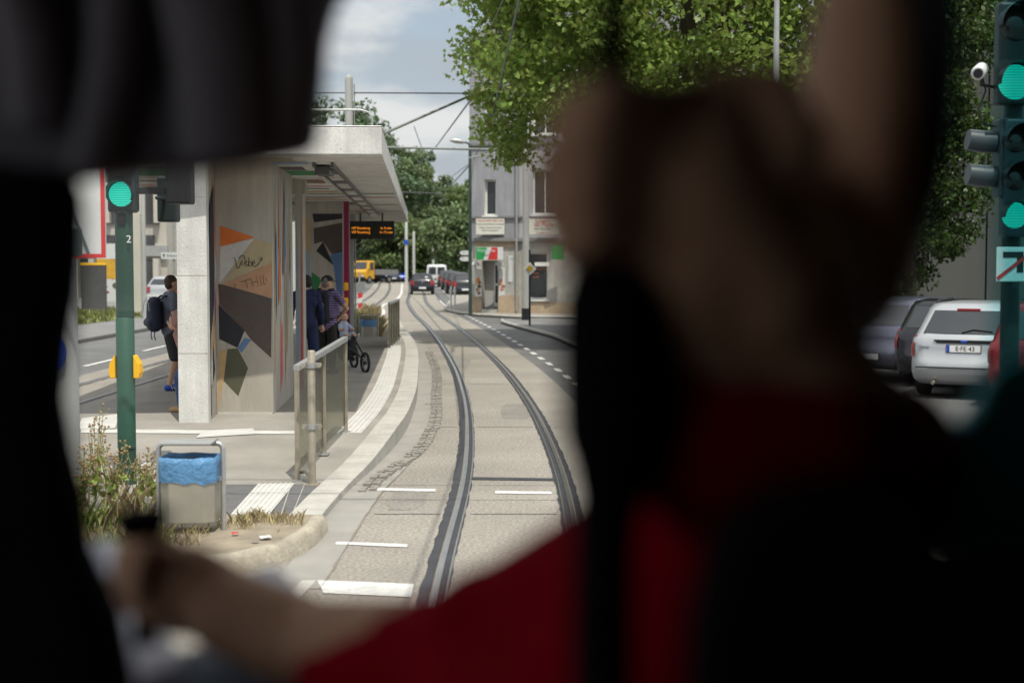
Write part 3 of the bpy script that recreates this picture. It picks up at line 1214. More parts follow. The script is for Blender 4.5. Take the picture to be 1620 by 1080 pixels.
bld = thing('corner_building', 'grey corner building with a pizzeria on its ground floor, behind the tall catenary pole', 'building')
YA = 58.2
fa0 = (P(743, 490, YA).x, YA)
fa1 = (P(822, 490, 57.7).x, 57.7)
fb1 = (11.0, 55.4)


def uz(px, py, Y=58.0, ref=fa0):
    q = P(px, py, Y)
    return q.x - ref[0], q.z


def hole(x0_, y0_, x1_, y1_, Y=58.0, ref=fa0):
    u0, z1 = uz(x0_, y0_, Y, ref)
    u1, z0 = uz(x1_, y1_, Y, ref)
    return (u0, u1, z0, z1)


z_led = uz(0, 379)[1]
z_led2 = uz(0, 345)[1]
hd = hole(763, 412, 789, 489)
hw = hole(767, 284, 786, 341)
ZTOP = 11.2
g = MB()
pt = wall_holes(g, fa0, fa1, .1, z_led, [hd], M_BASE, .5)
hB = hole(836, 399, 868, 474, 57.2, fa1)
hB2 = hole(842, 262, 872, 300, 57.2, fa1)
hB3 = hole(842, 310, 872, 341, 57.2, fa1)
holesB = [hB]
for k in range(1, 4):
    holesB.append((hB[0] + 2.6 * k, hB[1] + 2.6 * k, hB[2], hB[3]))
ptb = wall_holes(g, fa1, fb1, .1, z_led, holesB, M_BASE, .2)
up = [hw, (hw[0], hw[1], hw[2] + 3.3, hw[3] + 3.3)]
pt2 = wall_holes(g, fa0, fa1, z_led, ZTOP, up, M_STUC, .25, M_FRAME)
upB = []
for k in range(4):
    for fl_ in range(2):
        upB.append((.55 + 2.6 * k, 1.55 + 2.6 * k, 4.1 + 3.2 * fl_, 5.9 + 3.2 * fl_))
ptb2 = wall_holes(g, fa1, fb1, z_led, ZTOP, upB, M_STUCP, .2, M_FRAME)
# hidden sides, back, top
bk0, bk1 = (-.6, 71.0), (11.5, 70.0)
g.poly([(*fa0, .1), (*fa0, ZTOP), (*bk0, ZTOP), (*bk0, .1)], M_STUC)
g.poly([(*fb1, .1), (*fb1, ZTOP), (*bk1, ZTOP), (*bk1, .1)], M_STUC)
g.poly([(*bk0, .1), (*bk1, .1), (*bk1, ZTOP), (*bk0, ZTOP)], M_STUC)
# strip of sandstone plinth
for a, b in ((0, hd[0] - .02), (hd[1] + .02, 2.1)):
    q = [pt(a, .1, -.04), pt(b, .1, -.04), pt(b, .85, -.04), pt(a, .85, -.04)]
    g.prism(q, Vector((0, .045, 0)), M_SAND)
for a, b, c, e in ((.1, 4.2, .1, hB[2] - .12), (.1, hB[0] - .1, hB[2], hB[3] + .2)):
    q = [ptb(a, c, -.03), ptb(b, c, -.03), ptb(b, e, -.03), ptb(a, e, -.03)]
    g.prism(q, Vector((0, .035, 0)), M_SAND if c < 1 else M_BASE)
q = [pt(.3, 2.75, -.02), pt(1.9, 2.75, -.02), pt(1.9, 3.05, -.02), pt(.3, 3.05, -.02)]
g.prism(q, Vector((0, .025, 0)), M_SAND)
g.build('wall', bld, fixn=False)
g = MB()
for z, hh, dp in ((z_led - .07, .14, .16), (z_led2, .08, .09), (6.9, .1, .1), (ZTOP - .2, .25, .3)):
    for a, b in ((fa0, fa1), (fa1, fb1)):
        a, b = Vector((*a, z)), Vector((*b, z))
        d = (b - a).normalized()
        n_ = Vector((d.y, -d.x, 0))
        g.prism([a - d * .03, b - d * .004, b - d * .004 + n_ * dp, a - d * .03 + n_ * dp], (0, 0, hh), M_LEDGE)
g.build('cornice', bld)
g = MB()
rt = [(*fa0, ZTOP + .051), (*fa1, ZTOP + .051), (*fb1, ZTOP + .051), (*bk1, ZTOP + .051), (*bk0, ZTOP + .051)]
apex = [Vector((2.2, 62.5, ZTOP + 3.2)), Vector((10, 62.5, ZTOP + 3.2))]
rv = [Vector(p) for p in rt] + apex
g.raw(rv, [(0, 1, 5), (1, 2, 6, 5), (2, 3, 6), (3, 4, 5, 6), (4, 0, 5), (0, 1, 2, 3, 4)], M_ROOF)
g.build('roof', bld)


def window(pt_, h, depth, name='window', cross=True, sash=True):
    a, b, c, e = h
    f = MB()
    w_ = .07
    for (u0, u1, v0, v1) in ((a, a + w_, c, e), (b - w_, b, c, e), (a + w_, b - w_, c, c + w_), (a + w_, b - w_, e - w_, e)) + (((a + b) / 2 - .03, (a + b) / 2 + .03, c + w_, e - w_),) * (1 if cross else 0):
        p = [pt_(u0, v0, depth - .06), pt_(u1, v0, depth - .06), pt_(u1, v1, depth - .06), pt_(u0, v1, depth - .06)]
        nrm = pt_(0, 0, 1) - pt_(0, 0, 0)
        f.prism(p, nrm * .05, M_FRAME)
    o_ = f.build(name, bld)
    s_ = MB()
    s_.poly([pt_(a, c, depth - .03), pt_(b, c, depth - .03), pt_(b, e, depth - .03), pt_(a, e, depth - .03)], M_WIN)
    s_.build('pane', o_)
    if sash:
        s_ = MB()
        p = [pt_(a - .08, c - .07, -.1), pt_(b + .08, c - .07, -.1), pt_(b + .08, c - .005, -.1), pt_(a - .08, c - .005, -.1)]
        s_.prism(p, (pt_(0, 0, 1) - pt_(0, 0, 0)) * .3, M_FRAME)
        s_.build('sill', o_)
    return o_


for h in up:
    window(pt2, h, .25, cross=False)
for h in upB:
    window(ptb2, h, .2)
for h in holesB:
    window(ptb, h, .2, cross=False)
# doorway: step, door leaf with glass strip
g = MB()
a, b, c, e = hd
g.poly([pt(a, c, .49), pt(b, c, .49), pt(b, e, .49), pt(a, e, .49)], mat('tiled_lobby', (.42, .41, .40), .6, .1, 3))
g.prism([pt(b - .26, c + .1, .40), pt(b - .004, c + .1, .40), pt(b - .004, e - .02, .40), pt(b - .26, e - .02, .40)], (0, .05, 0), M_FRAME)
dr = g.build('door', bld)
g = MB()
for v0, v1 in ((c + .25, c + .95), (c + 1.05, e - .15)):
    g.prism([pt(b - .21, v0, .392), pt(b - .06, v0, .392), pt(b - .06, v1, .392), pt(b - .21, v1, .392)], (0, .004, 0), M_WIN)
g.build('pane', dr)
g = MB()
g.prism([pt(a + .01, .1, -.12), pt(b - .01, .1, -.12), pt(b - .01, c + .0, -.12), pt(a + .01, c + .0, -.12)], (0, .55, 0), M_KERB)
g.build('step', bld)

g = MB()
g.tube([(fa1[0] - .12, fa1[1] - .1, .2), (fa1[0] - .12, fa1[1] - .1, ZTOP - .2)], .05, M_GALV, 8)
g.build('downpipe', bld)
# signs on the building, each a thing
def fsign(name, x0_, y0_, x1_, y1_, Y, label, m, t=.06, rim=None):
    a_, b_ = P(x0_, y1_, Y), P(x1_, y0_, Y)
    c_ = (a_ + b_) / 2
    th = thing(name, label, 'sign', c_)
    g_ = MB()
    w_, h_ = b_.x - a_.x, b_.z - a_.z
    g_.box((0, 0, 0), (w_, t, h_), m)
    g_.build('board', th, bevel=.006)
    if rim:
        g_ = MB()
        for sx in (-1, 1):
            g_.box((sx * w_ / 2, -.005, 0), (.03, t + .03, h_ + .03), rim)
        for sz in (-1, 1):
            g_.box((0, -.005, sz * h_ / 2), (w_ - .03, t + .028, .03), rim)
        g_.build('sign_frame', th)
    return th, w_, h_, t


M_CREAM = mat('sign_cream', (.58, .57, .50), .5, .04, 5)
M_TXTR = mat('red_lettering', (.50, .05, .04), .5, .03, 5)
M_TXTG = mat('grey_lettering', (.07, .09, .10), .5, .03, 5)
M_FGREEN = mat('flag_green', (.02, .28, .07), .45, .04, 5)
M_FRED = mat('flag_red', (.50, .03, .03), .45, .04, 5)
M_TXTW = mat('pale_lettering', (.60, .62, .62), .5, .03, 5)
th, w, h, t = fsign('wall_sign', 753, 346, 798, 371, 57.75, 'cream wall sign with a red heading, under the small upper window', M_CREAM)
join_text([('HOLZOFEN BEI UNS', .115, facing(0, -.034, h * .37))], M_TXTR, th, 'lettering')
join_text([('Unsere neue Pizza Ihre Holzofen', .085, facing(0, -.034, .10)), ('Original italienische Kueche', .08, facing(0, -.034, -.04)), ('taglich frisch gebacken', .075, facing(0, -.034, -.15))], M_TXTG, th, 'lettering')
th, w, h, t = fsign('wall_sign', 836, 346, 886, 371, 57.0, 'cream wall sign with slanted red words, right of the catenary pole', M_CREAM)
join_text([('Schön!', .22, facing(-.05, -.034, h * .36, 0, .08)), ('ist Pizza', .24, facing(.0, -.034, .08))], M_TXTR, th, 'lettering')
join_text([('mehr essen Pizza', .10, facing(-.05, -.034, -.08))], M_TXTG, th, 'lettering')
join_text([('wir liefern auch', .08, facing(-.05, -.034, -.25))], M_TXTR, th, 'lettering')
th, w, h, t = fsign('flag_sign', 753, 391, 796, 411, 57.2, 'green, white and red box sign over the pizzeria doorway', M_SIGNW, .5)
g = MB()
g.poly([(-w / 2 + .01, -.254, -h / 2 + .01), (-w / 2 + .30, -.254, -h / 2 + .01), (-w / 2 + .46, -.254, h / 2 - .01), (-w / 2 + .01, -.254, h / 2 - .01)], M_FGREEN)
g.poly([(w / 2 - .62, -.254, -h / 2 + .01), (w / 2 - .22, -.254, -h / 2 + .01), (w / 2 - .22, -.254, h / 2 - .01), (w / 2 - .46, -.254, h / 2 - .01)], M_FRED)
g.build('flag', th)
join_text([('Ristorante', .17, facing(-.12, -.258, .12))], M_TXTW, th, 'lettering')
join_text([('Pizzeria', .11, facing(-.14, -.258, -.06))], M_TXTG, th, 'lettering')
th, w, h, t = fsign('poster', 804, 404, 819, 446, 57.78, 'white poster on the wall between the doorway and the catenary pole', M_SIGNW, .02)
g = MB()
g.ball((.12, -.02, .0), (.09, .012, .2), mat('poster_leaf', (.20, .22, .05), .6, .2, 6))
g.build('picture', th)
join_text([('MENU', .08, facing(-.02, -.012, h * .36))], M_TXTG, th, 'lettering')
for x0_, x1_, lb in ((751, 762, 'tall food poster on the wall left of the pizzeria doorway'), (789, 799, 'tall food poster on the wall right of the pizzeria doorway')):
    th, w, h, t = fsign('poster', x0_, 423, x1_, 469, 57.85, lb, M_SIGNW, .02)
    th['group'] = 'food posters beside the pizzeria door'
    g = MB()
    rr = random.Random(int(x0_))
    for k in range(9):
        g.ball((rr.uniform(-.09, .09), -.012, rr.uniform(-.5, .12)), (rr.uniform(.03, .08), .008, rr.uniform(.05, .16)), PM[rr.choice(['orange', 'rust', 'tan', 'brown', 'pink', 'khaki'])], 8, 6)
    g.build('picture', th)
for px, lb in ((752, 'white lantern on the wall left of the pizzeria doorway'), (790.5, 'white lantern on the wall right of the pizzeria doorway')):
    q = P(px, 418, 57.6)
    th = thing('wall_lantern', lb, 'lantern', q, group='lanterns beside the pizzeria door')
    g = MB()
    g.tube([(0, 0, .13), (0, 0, .10), (0, 0, -.02), (0, 0, -.04)], [.03, .08, .2, .19], M_SIGNW, 10)
    g.build('shade', th)
    g = MB()
    g.tube([(0, 0, .10), (0, .12, .14), (0, .24, .05)], .012, M_BLACK, 6)
    g.build('bracket', th)
    g = MB()
    g.ball((0, 0, -.1), (.05, .05, .09), M_SIGNW, 8, 6)
    g.build('bulb', th)
th, w, h, t = fsign('shop_sign', 874, 388, 893, 410, 56.6, 'green shop sign on the sandstone wall above the pizzeria window', M_FGREEN, .1)
# notices inside the shop window
q0 = P(852, 430, 57.08)
nb = thing('window_lettering', 'orange lettering behind the dark pizzeria window', 'sign', q0)
join_text([('Kindergarten', .13, facing(0, 0, .13)), ('Pizza', .12, facing(-.1, 0, -.05)), ('am Eck', .09, facing(-.1, 0, -.2))], mat('orange_lettering', (.55, .16, .05), .5, .03, 5), nb, 'lettering')
th, w, h, t = fsign('awning_box', 846, 415, 869, 421, 57.0, 'narrow white awning box across the dark pizzeria window', M_FRAME, .18)

# ------------------------------------------------------------------ poles, wires, lamps
M_POLE = mat('catenary_pole', (.36, .36, .345), .6, .12, 2.0, stretch=(1, 1, .3))
M_POLED = mat('dark_green_pole', (.025, .05, .04), .5, .15, 3)
cat_tops = {}


def pole(name, px, pyb, z0, pyt, wpx, label, m=M_POLE, cat='pole', group=None, taper=.85):
    b_ = G(px, pyb, z0)
    t_ = P(px, pyt, b_.y)
    r_ = wpx / 2 / F * b_.y
    th_ = thing(name, label, cat, b_, group=group)
    g_ = MB()
    hgt = t_.z - z0
    zs = [0, hgt * .5, hgt - r_, hgt - r_ * .4, hgt]
    g_.tube([(0, 0, z) for z in zs], [r_, r_ * .95, r_ * taper, r_ * taper * .8, r_ * taper * .2], m, 16)
    g_.build('shaft', th_)
    return th_, b_, hgt, r_


th, pb, ph, prad = pole('catenary_pole', 832, 506, .12, 203, 11, 'tall grey catenary pole standing on the corner pavement before the pizzeria')
g = MB()
g.tube([(0, 0, .0), (0, 0, .42)], prad * 1.25, M_BLACK, 16)
g.build('base_sleeve', th)
# pole rising behind the shelter roof
b_ = Vector((P(553, 300, 38).x, 38, zp(38)))
th = thing('catenary_pole', 'round topped grey pole rising above the shelter roof', 'pole', b_)
g = MB()
zt = P(553, 118, 38).z - b_.z
g.tube([(0, 0, 0), (0, 0, zt - .12), (0, 0, zt - .05), (0, 0, zt)], [.115, .105, .09, .02], M_POLE, 16)
g.build('shaft', th)
g = MB()
g.tube([(.14, .02, 0), (.14, .02, zt - .25)], .018, M_GALV, 6)
g.build('conduit', th)
wz = P(553, 147, 38).z
for gx in (-.15, .17):
    pass
spots = [(607, 445, 330, 5, 'pale pole behind the yellow truck'), (643, 449, 345, 5, 'pale pole carrying a small round blue sign'), (655, 448, 366, 4.4, 'pale pole just left of the black car on the tracks'),
         (685.5, 446, 352, 4, 'pale pole between the black car and the white van')]
for px, pyb, pyt, wp, lb in spots:
    th, b2, hh, rr_ = pole('catenary_pole', px, pyb, 0.0, pyt, wp, lb, mat('far_pole', (.50, .50, .48), .6, .08, 2), group='distant poles along the street')
    if px == 643:
        g = MB()
        zc = P(643, 383, b2.y).z
        g.cyl((0, -rr_ - .02, zc), (0, -rr_ - .06, zc), .26, M_SIGNB, 20)
        g.build('round_sign', th)
# street lamps
th, b2, hh, rr_ = pole('street_lamp', 744, 497.5, .12, 228, 5.5, 'dark green street lamp at the corner of the grey building', M_POLED, 'lamp')
g = MB()
g.tube([(0, 0, hh - .1), (-.05, -.02, hh + .02), (-.3, -.1, hh + .08)], .035, M_POLED, 8)
g.build('arm', th)
g = MB()
g.tube([(-.22, -.08, hh + .06), (-.35, -.1, hh + .09), (-.6, -.14, hh + .12), (-.78, -.18, hh + .12)], [.06, .1, .1, .03], M_GALV, 10)
g.build('lamp_head', th)
for py, lb in ((400, 'upper white arrow sign on the dark green street lamp'), (409.5, 'lower white arrow sign on the dark green street lamp')):
    q = P(735.5, py, b2.y)
    t2 = thing('direction_sign', lb, 'sign', q, group='white arrow signs on the lamp post')
    g = MB()
    g.prism([(-.22, 0, 0), (-.12, 0, .09), (.2, 0, .09), (.2, 0, -.09), (-.12, 0, -.09)], (0, .03, 0), M_SIGNW)
    g.build('panel', t2)
# lamp post seen against the maple
b2 = Vector((P(1225, 400, 27).x, 27, .12))
th = thing('street_lamp', 'slim grey street lamp post in front of the maple crown', 'lamp', b2)
g = MB()
g.tube([(0, 0, 0), (0, 0, 4), (0, 0, 9)], [.075, .06, .045], M_GALV, 12)
g.build('shaft', th)
g = MB()
g.tube([(0, 0, 8.9), (-.1, 0, 9.1), (-.9, 0, 9.2)], .04, M_GALV, 8)
g.build('arm', th)
g = MB()
g.box((-1.1, 0, 9.2), (.5, .2, .1), M_GALV)
g.build('lamp_head', th)

wire_n = 0


def wire(pts, r, label, sag=0.0, m=M_WIRE, name='overhead_wire'):
    pts = [Vector(p) for p in pts]
    if len(pts) == 2 and sag:
        a_, b_ = pts
        pts = [a_.lerp(b_, t / 12) - Vector((0, 0, sag * 4 * (t / 12) * (1 - t / 12))) for t in range(13)]
    g_ = MB()
    g_.tube(pts, r, m, 6)
    o_ = g_.build(name)
    tag(o_, label, 'wire')
    return o_


NODE = P(752, 148, 40)
M_TUBE = mat('bracket_tube', (.22, .235, .22), .5, .1, 4)
wire([(-4.6 - 4, 38, wz), (P(553, 147, 38).x - .11, 38, wz)], .018, 'thin span wire running left from the round topped pole')
wire([(P(553, 147, 38).x + .11, 38, wz), NODE], .020, 'level span wire between the round topped pole and the wire knot by the maple')
wire([P(608, 211, 34), NODE], .035, 'thick slanting support tube above the shelter roof corner', m=M_TUBE, name='support_tube')
wire([NODE, P(770, 110, 39), P(788, 40, 38), P(797, -40, 36), P(812, -160, 30)], .022, 'cable climbing from the wire knot along the maple edge')
wire([NODE, P(690, 232, 75), P(655, 268, 120)], .028, 'contact wire falling away from the wire knot down the street')
wire([P(700, 290, 120), P(748, 255, 60), P(775, 200, 42), P(812, 40, 22), P(835, -60, 17)], .016, 'thin contact wire crossing in front of the maple leaves')
wire([P(697, 312, 130), P(742, 262, 62)], .03, 'low wire sloping up to the dark green street lamp')
q1, q2 = P(600, 233, 51), Vector((pb.x - prad, pb.y, P(832, 238, pb.y).z))
wire([q1, q2], .045, 'thick grey cross tube fixed to the tall catenary pole', m=M_TUBE, name='cross_tube')
wire([P(742, 250, 52), P(808, 238.5, 51.2)], .03, 'short slanting steady arm below the grey cross tube', m=M_GALV, name='steady_arm')
wire([P(600, 303, 100), P(700, 306, 100)], .03, 'distant level span wire before the far trees')
wire([P(655, 200, 70), P(668, 236, 72), P(668, 292, 95)], .02, 'thin dropper wire hanging below the contact wire')
# the wires above our own track (their shadows fall on the concrete)
wire([(-6.5, 10.55, 5.4), (3.4, 10.35, 5.5)], .02, 'span wire over the tracks ahead of the tram', .05)
wire([(-6.5, 11.35, 5.5), (3.4, 11.25, 5.4)], .016, 'second span wire over the tracks, beyond the first one', .05)
wire([(.2, -2, 5.6), (.15, 6, 5.55), (.25, 14, 5.5), (NODE.x + .4, 39, NODE.z + 1.5)], .012, 'contact wire above the near track')
g = MB()
g.ball(NODE, (.11, .11, .07), M_GALV, 10, 6)
g.tube([NODE + Vector((-.35, 0, 0)), NODE + Vector((-.1, 0, 0))], .045, M_STAIN, 8)
tag(g.build('wire_clamp'), 'wire knot with insulator where the span wires meet', 'clamp')

# priority sign
b2 = G(838, 515, .12)
th = thing('priority_sign', 'yellow and white diamond priority sign on a dark post at the kerb', 'sign', b2)
g = MB()
hz = P(838, 395, b2.y).z - .12
g.cyl((0, 0, 0), (0, 0, hz), .035, M_BLACK, 10)
g.build('post', th)
zc = P(838, 425, b2.y).z - .12
for r_, m_, yy, nm in ((.215, M_SIGNW, -.045, 'diamond_plate'), (.115, mat('sign_yellow', (.62, .40, .02), .4, .05, 5), -.058, 'yellow_diamond')):
    g = MB()
    g.prism([(0, yy, zc - r_), (r_, yy, zc), (0, yy, zc + r_), (-r_, yy, zc)], (0, .012, 0), m_)
    g.build(nm, th)
# small bollards at the far kerb
for px, py, lb in ((713.5, 487, 'thin pale post at the far kerb, left of its pair'), (719.5, 489, 'thin pale post at the far kerb, right of its pair')):
    b2 = G(px, py, .12)
    th = thing('kerb_post', lb, 'post', b2, group='thin posts at the far kerb')
    g = MB()
    g.tube([(0, 0, 0), (0, 0, .8), (0, 0, .95), (0, 0, 1.0)], [.045, .045, .04, .01], M_FRAME, 10)
    g.build('shaft', th)
    g = MB()
    g.cyl((0, 0, .72), (0, 0, .86), .07, M_SIGNW, 10)
    g.build('reflector', th)
# striped beacon and round grey sign on the verge
b2 = Vector((P(569, 490, 60).x, 60, .02))
th = thing('round_sign', 'grey back of a round sign on the verge beyond the shelter', 'sign', b2)
g = MB()
g.cyl((0, 0, 0), (0, 0, 1.75), .035, M_GALV, 8)
g.build('post', th)
g = MB()
zc = P(569, 455, 60).z
g.cyl((0, -.05, zc), (0, -.03, zc), .23, mat('sign_back', (.22, .23, .23), .5, .1, 4, metal=.3), 24)
g.build('disc', th)
b2 = Vector((P(570, 490, 57).x, 57, .02))
th = thing('warning_beacon', 'small red and white striped beacon in the dry grass', 'beacon', b2)
g = MB()
for k in range(4):
    g.prism([(-.09, -.02, .1 + k * .2), (.09, -.02, .16 + k * .2), (.09, -.02, .36 + k * .2), (-.09, -.02, .30 + k * .2)], (0, .04, 0), M_SIGNR if k % 2 else M_SIGNW)
g.build('board', th)
g = MB()
g.box((0, 0, .05), (.3, .2, .1), M_BLACK)
g.build('foot', th)

# ------------------------------------------------------------------ near left: sign mast, green signal post, bin
b2 = Vector((P(98, 800, 12.3).x, 12.3, .04))
th = thing('sign_mast', 'pale grey mast at the left edge carrying a round blue sign', 'mast', b2)
g = MB()
g.tube([(0, 0, 0), (0, 0, 2.6), (0, 0, 4.5)], [.165, .155, .15], mat('pale_mast', (.42, .43, .42), .55, .08, 2), 24)
g.build('shaft', th)
g = MB()
g.cyl((.10, .02, .0), (.115, .02, 4.2), .045, M_GALV, 8)
g.build('conduit', th)
g = MB()
q = P(66, 558, 12.1) - b2
g.cyl((q.x, -.2, q.z), (q.x, -.17, q.z), .205, M_SIGNB, 32)
g.build('round_sign', th)
xr_, zb_ = P(168, 408, 12.05).x, P(168, 408, 12.05).z
th = thing('information_board', 'large white board with a red border at the left edge', 'board', (xr_ - .55, 12.05, zb_))
g = MB()
g.box((0, 0, .6), (1.1, .03, 1.2), M_SIGNW)
g.build('panel', th)
g = MB()
for sx in (-.533, .533):
    g.box((sx, -.018, .6), (.034, .008, 1.2), M_SIGNR)
for sz in (.017, 1.183):
    g.box((0, -.018, sz), (1.032, .008, .034), M_SIGNR)
g.build('border', th)
g = MB()
g.box((.326, -.018, .26), (.026, .008, .47), mat('pictogram_grey', (.12, .15, .15), .6, .05, 5), Matrix.Rotation(R(-20), 3, 'Y'))
g.box((.26, -.0185, .13), (.19, .008, .23), M_TXTG)
g.box((.17, -.019, .33), (.2, .008, .05), M_TXTG)
g.build('pictogram', th)
g = MB()
g.box((-.15, .09, .5), (.12, .1, .1), M_GALV)
g.build('bracket', th)

M_GREENL = emit('green_signal_light', (.01, .62, .46), .85)
M_LENSD = mat('dark_lens', (.035, .018, .016), .15, .1, 5, spec=.7)
b2 = G(202, 757, .1)
YG = b2.y
th = thing('traffic_light', 'green lit traffic light on a dark green post with yellow buttons, numbered 2', 'traffic light', b2)
g = MB()
g.tube([(0, 0, -.1), (0, 0, P(202, 334, YG).z - .1)], .083, M_DKGREEN, 20)
g.build('post', th)
g = MB()
g.ball((.0, -.0, 1.55), (.088, .088, .03), M_DKGREEN, 14, 6)
g.tube([(0, -.012, .3), (0, -.012, 1.52), (0, -.008, 1.6)], [.086, .086, .03], mat('pole_green_light', (.028, .085, .058), .5, .15, 4), 20)
g.build('sleeve', th)
zc = P(202, 308, YG).z - .1
for sx in (-1, 1):
    g = MB()
    zz = P(202, 580, YG).z - .1
    vs_ = []
    q = [(sx * .085, 0, -.105), (sx * .135, 0, -.105), (sx * .15, 0, -.05), (sx * .14, 0, .03), (sx * .10, 0, .10), (sx * .085, 0, .115)]
    g.prism([(x, -.07, zz + z) for x, y, z in q], (0, .14, 0), M_YEL)
    g.build('push_button', th, bevel=.015)
hd_ = MB()
hd_.box((0, 0, zc + .26), (.27, .16, .86), M_SIGBLK)
head = hd_.build('signal_head', th, bevel=.03)
for k in range(3):
    g = MB()
    z = zc + k * .27
    g.tube([(0, -.082, z), (0, -.10, z), (0, -.108, z)], [.115, .105, .02], M_GREENL if k == 0 else M_LENSD, 28)
    g.build('lens', head)
    g = MB()
    arc = [R(a) for a in range(-30, 211, 15)]
    vs_ = []
    for a in arc:
        vs_ += [(math.cos(a) * .122, -.08, z + math.sin(a) * .122), (math.cos(a) * .122, -.24 + .05 * (1 - math.sin(a)), z + math.sin(a) * .122)]
    g.raw(vs_, [(2 * i, 2 * i + 1, 2 * i + 3, 2 * i + 2) for i in range(len(arc) - 1)], M_BLACK, True)
    g.build('hood', head)
# side heads held by an arm
g = MB()
za = P(250, 302, YG).z - .1
g.box((.36, .02, za), (.5, .05, .06), M_BLACK)
g.build('arm', th)
q = P(285, 298, YG) - b2
g = MB()
g.box((q.x, .0, q.z + .11), (.235, .22, .52), M_BLACK)
g.build('side_head', th, bevel=.02)
g = MB()
q = P(267, 332, YG + .5) - b2
g.box((q.x, .5, q.z + .1), (.19, .18, .44), M_SIGBLK)
g.box((q.x - .02, .3, q.z + .1), (.04, .4, .04), M_SIGBLK)
g.build('side_head', th, bevel=.02)
q = P(208, 379, YG) - b2
text_mesh('2', .10, mat('white_number', (.7, .7, .7), .6, .02, 5), th, facing(q.x, -.096, q.z), 'number')
g = MB()
q = P(200, 347, YG) - b2
g.box((0, -.07, q.z), (.075, .05, .11), M_BLACK)
g.build('bracket', th)


def litter_bin(label, loc, sc, first=None):
    th_ = thing('litter_bin', label, 'bin', loc)
    th_.scale = (sc, sc, sc)
    g_ = MB()
    ww, dd_ = .225, .17
    prof = [(-ww, .02), (-ww, -.10), (-ww * .62, -dd_), (ww * .62, -dd_), (ww, -.10), (ww, .02), (ww, dd_), (-ww, dd_)]
    # panelled body, a little narrower at the bottom
    n_ = len(prof)
    vs_ = [(x * .97, y * .97, .075) for x, y in prof] + [(x, y, .60) for x, y in prof]
    g_.raw(vs_, [tuple(range(n_ - 1, -1, -1))] + [(i, (i + 1) % n_, n_ + (i + 1) % n_, n_ + i) for i in range(n_)], M_STONE)
    g_.build('container', th_, bevel=.008)
    # blue bag turned over the rim, crumpled lower edge
    g_ = MB()
    rr2 = random.Random(3)
    ring = []
    for i in range(n_):
        for t in (0, .25, .5, .75):
            a_, b_ = Vector((*prof[i], 0)), Vector((*prof[(i + 1) % n_], 0))
            ring.append(a_.lerp(b_, t))
    m_ = len(ring)
    rows = []
    for j, (z_, k_) in enumerate(((.405, 1.035), (.44, 1.05), (.50, 1.045), (.56, 1.05), (.605, 1.03), (.612, .97), (.57, .93))):
        rows.append([Vector((p.x * (k_ + rr2.uniform(-.012, .012)), p.y * (k_ + rr2.uniform(-.02, .02)), z_ + (rr2.uniform(-.022, .012) if j == 0 else rr2.uniform(-.006, .006)))) for p in ring])
    vv = [p for r_ in rows for p in r_]
    ff = [(j * m_ + i, j * m_ + (i + 1) % m_, (j + 1) * m_ + (i + 1) % m_, (j + 1) * m_ + i) for j in range(len(rows) - 1) for i in range(m_)]
    g_.raw(vv, ff, M_BAG, True)
    g_.build('bag', th_)
    g_ = MB()
    g_.poly([(x * .93, y * .93, .565) for x, y in prof], M_BLACK)
    g_.build('opening', th_)
    # tubular hoop with a rain lid
    g_ = MB()
    hx = .265
    pts = [(-hx, .03, -.06), (-hx, .03, .66)] + [(-hx + .05 - .05 * math.cos(R(a)), .03, .66 + .05 * math.sin(R(a))) for a in (30, 60, 90)] + [(hx - .05 + .05 * math.sin(R(a)), .03, .66 + .05 * math.cos(R(a))) for a in (0, 30, 60)] + [(hx, .03, .66), (hx, .03, -.06)]
    g_.tube(pts, .022, M_GALV, 12)
    g_.build('hoop', th_)
    g_ = MB()
    for sx in (-1, 1):
        g_.box((sx * .238, .03, .42), (.035, .04, .04), M_GALV)
    g_.build('hinge', th_)
    g_ = MB()
    g_.prism([(-.2, -.14, .715), (.2, -.14, .715), (.22, .03, .735), (.2, .17, .715), (-.2, .17, .715), (-.22, .03, .735)], (0, 0, .012), M_GALV)
    g_.build('lid', th_)
    return th_


b2 = G(302, 838, .11)
litter_bin('steel litter bin with a blue bag at the near end of the platform', (b2.x, b2.y, .115), .93)
b2 = G(583, 541, .1)
q = Vector((P(583.5, 541, 38.5).x, 38.5, .06))
litter_bin('small distant litter bin with a blue bag beside dry grass', q, .93)


M_OLIVE = mat('olive_steel', (.13, .125, .09), .5, .15, 8, metal=.3)


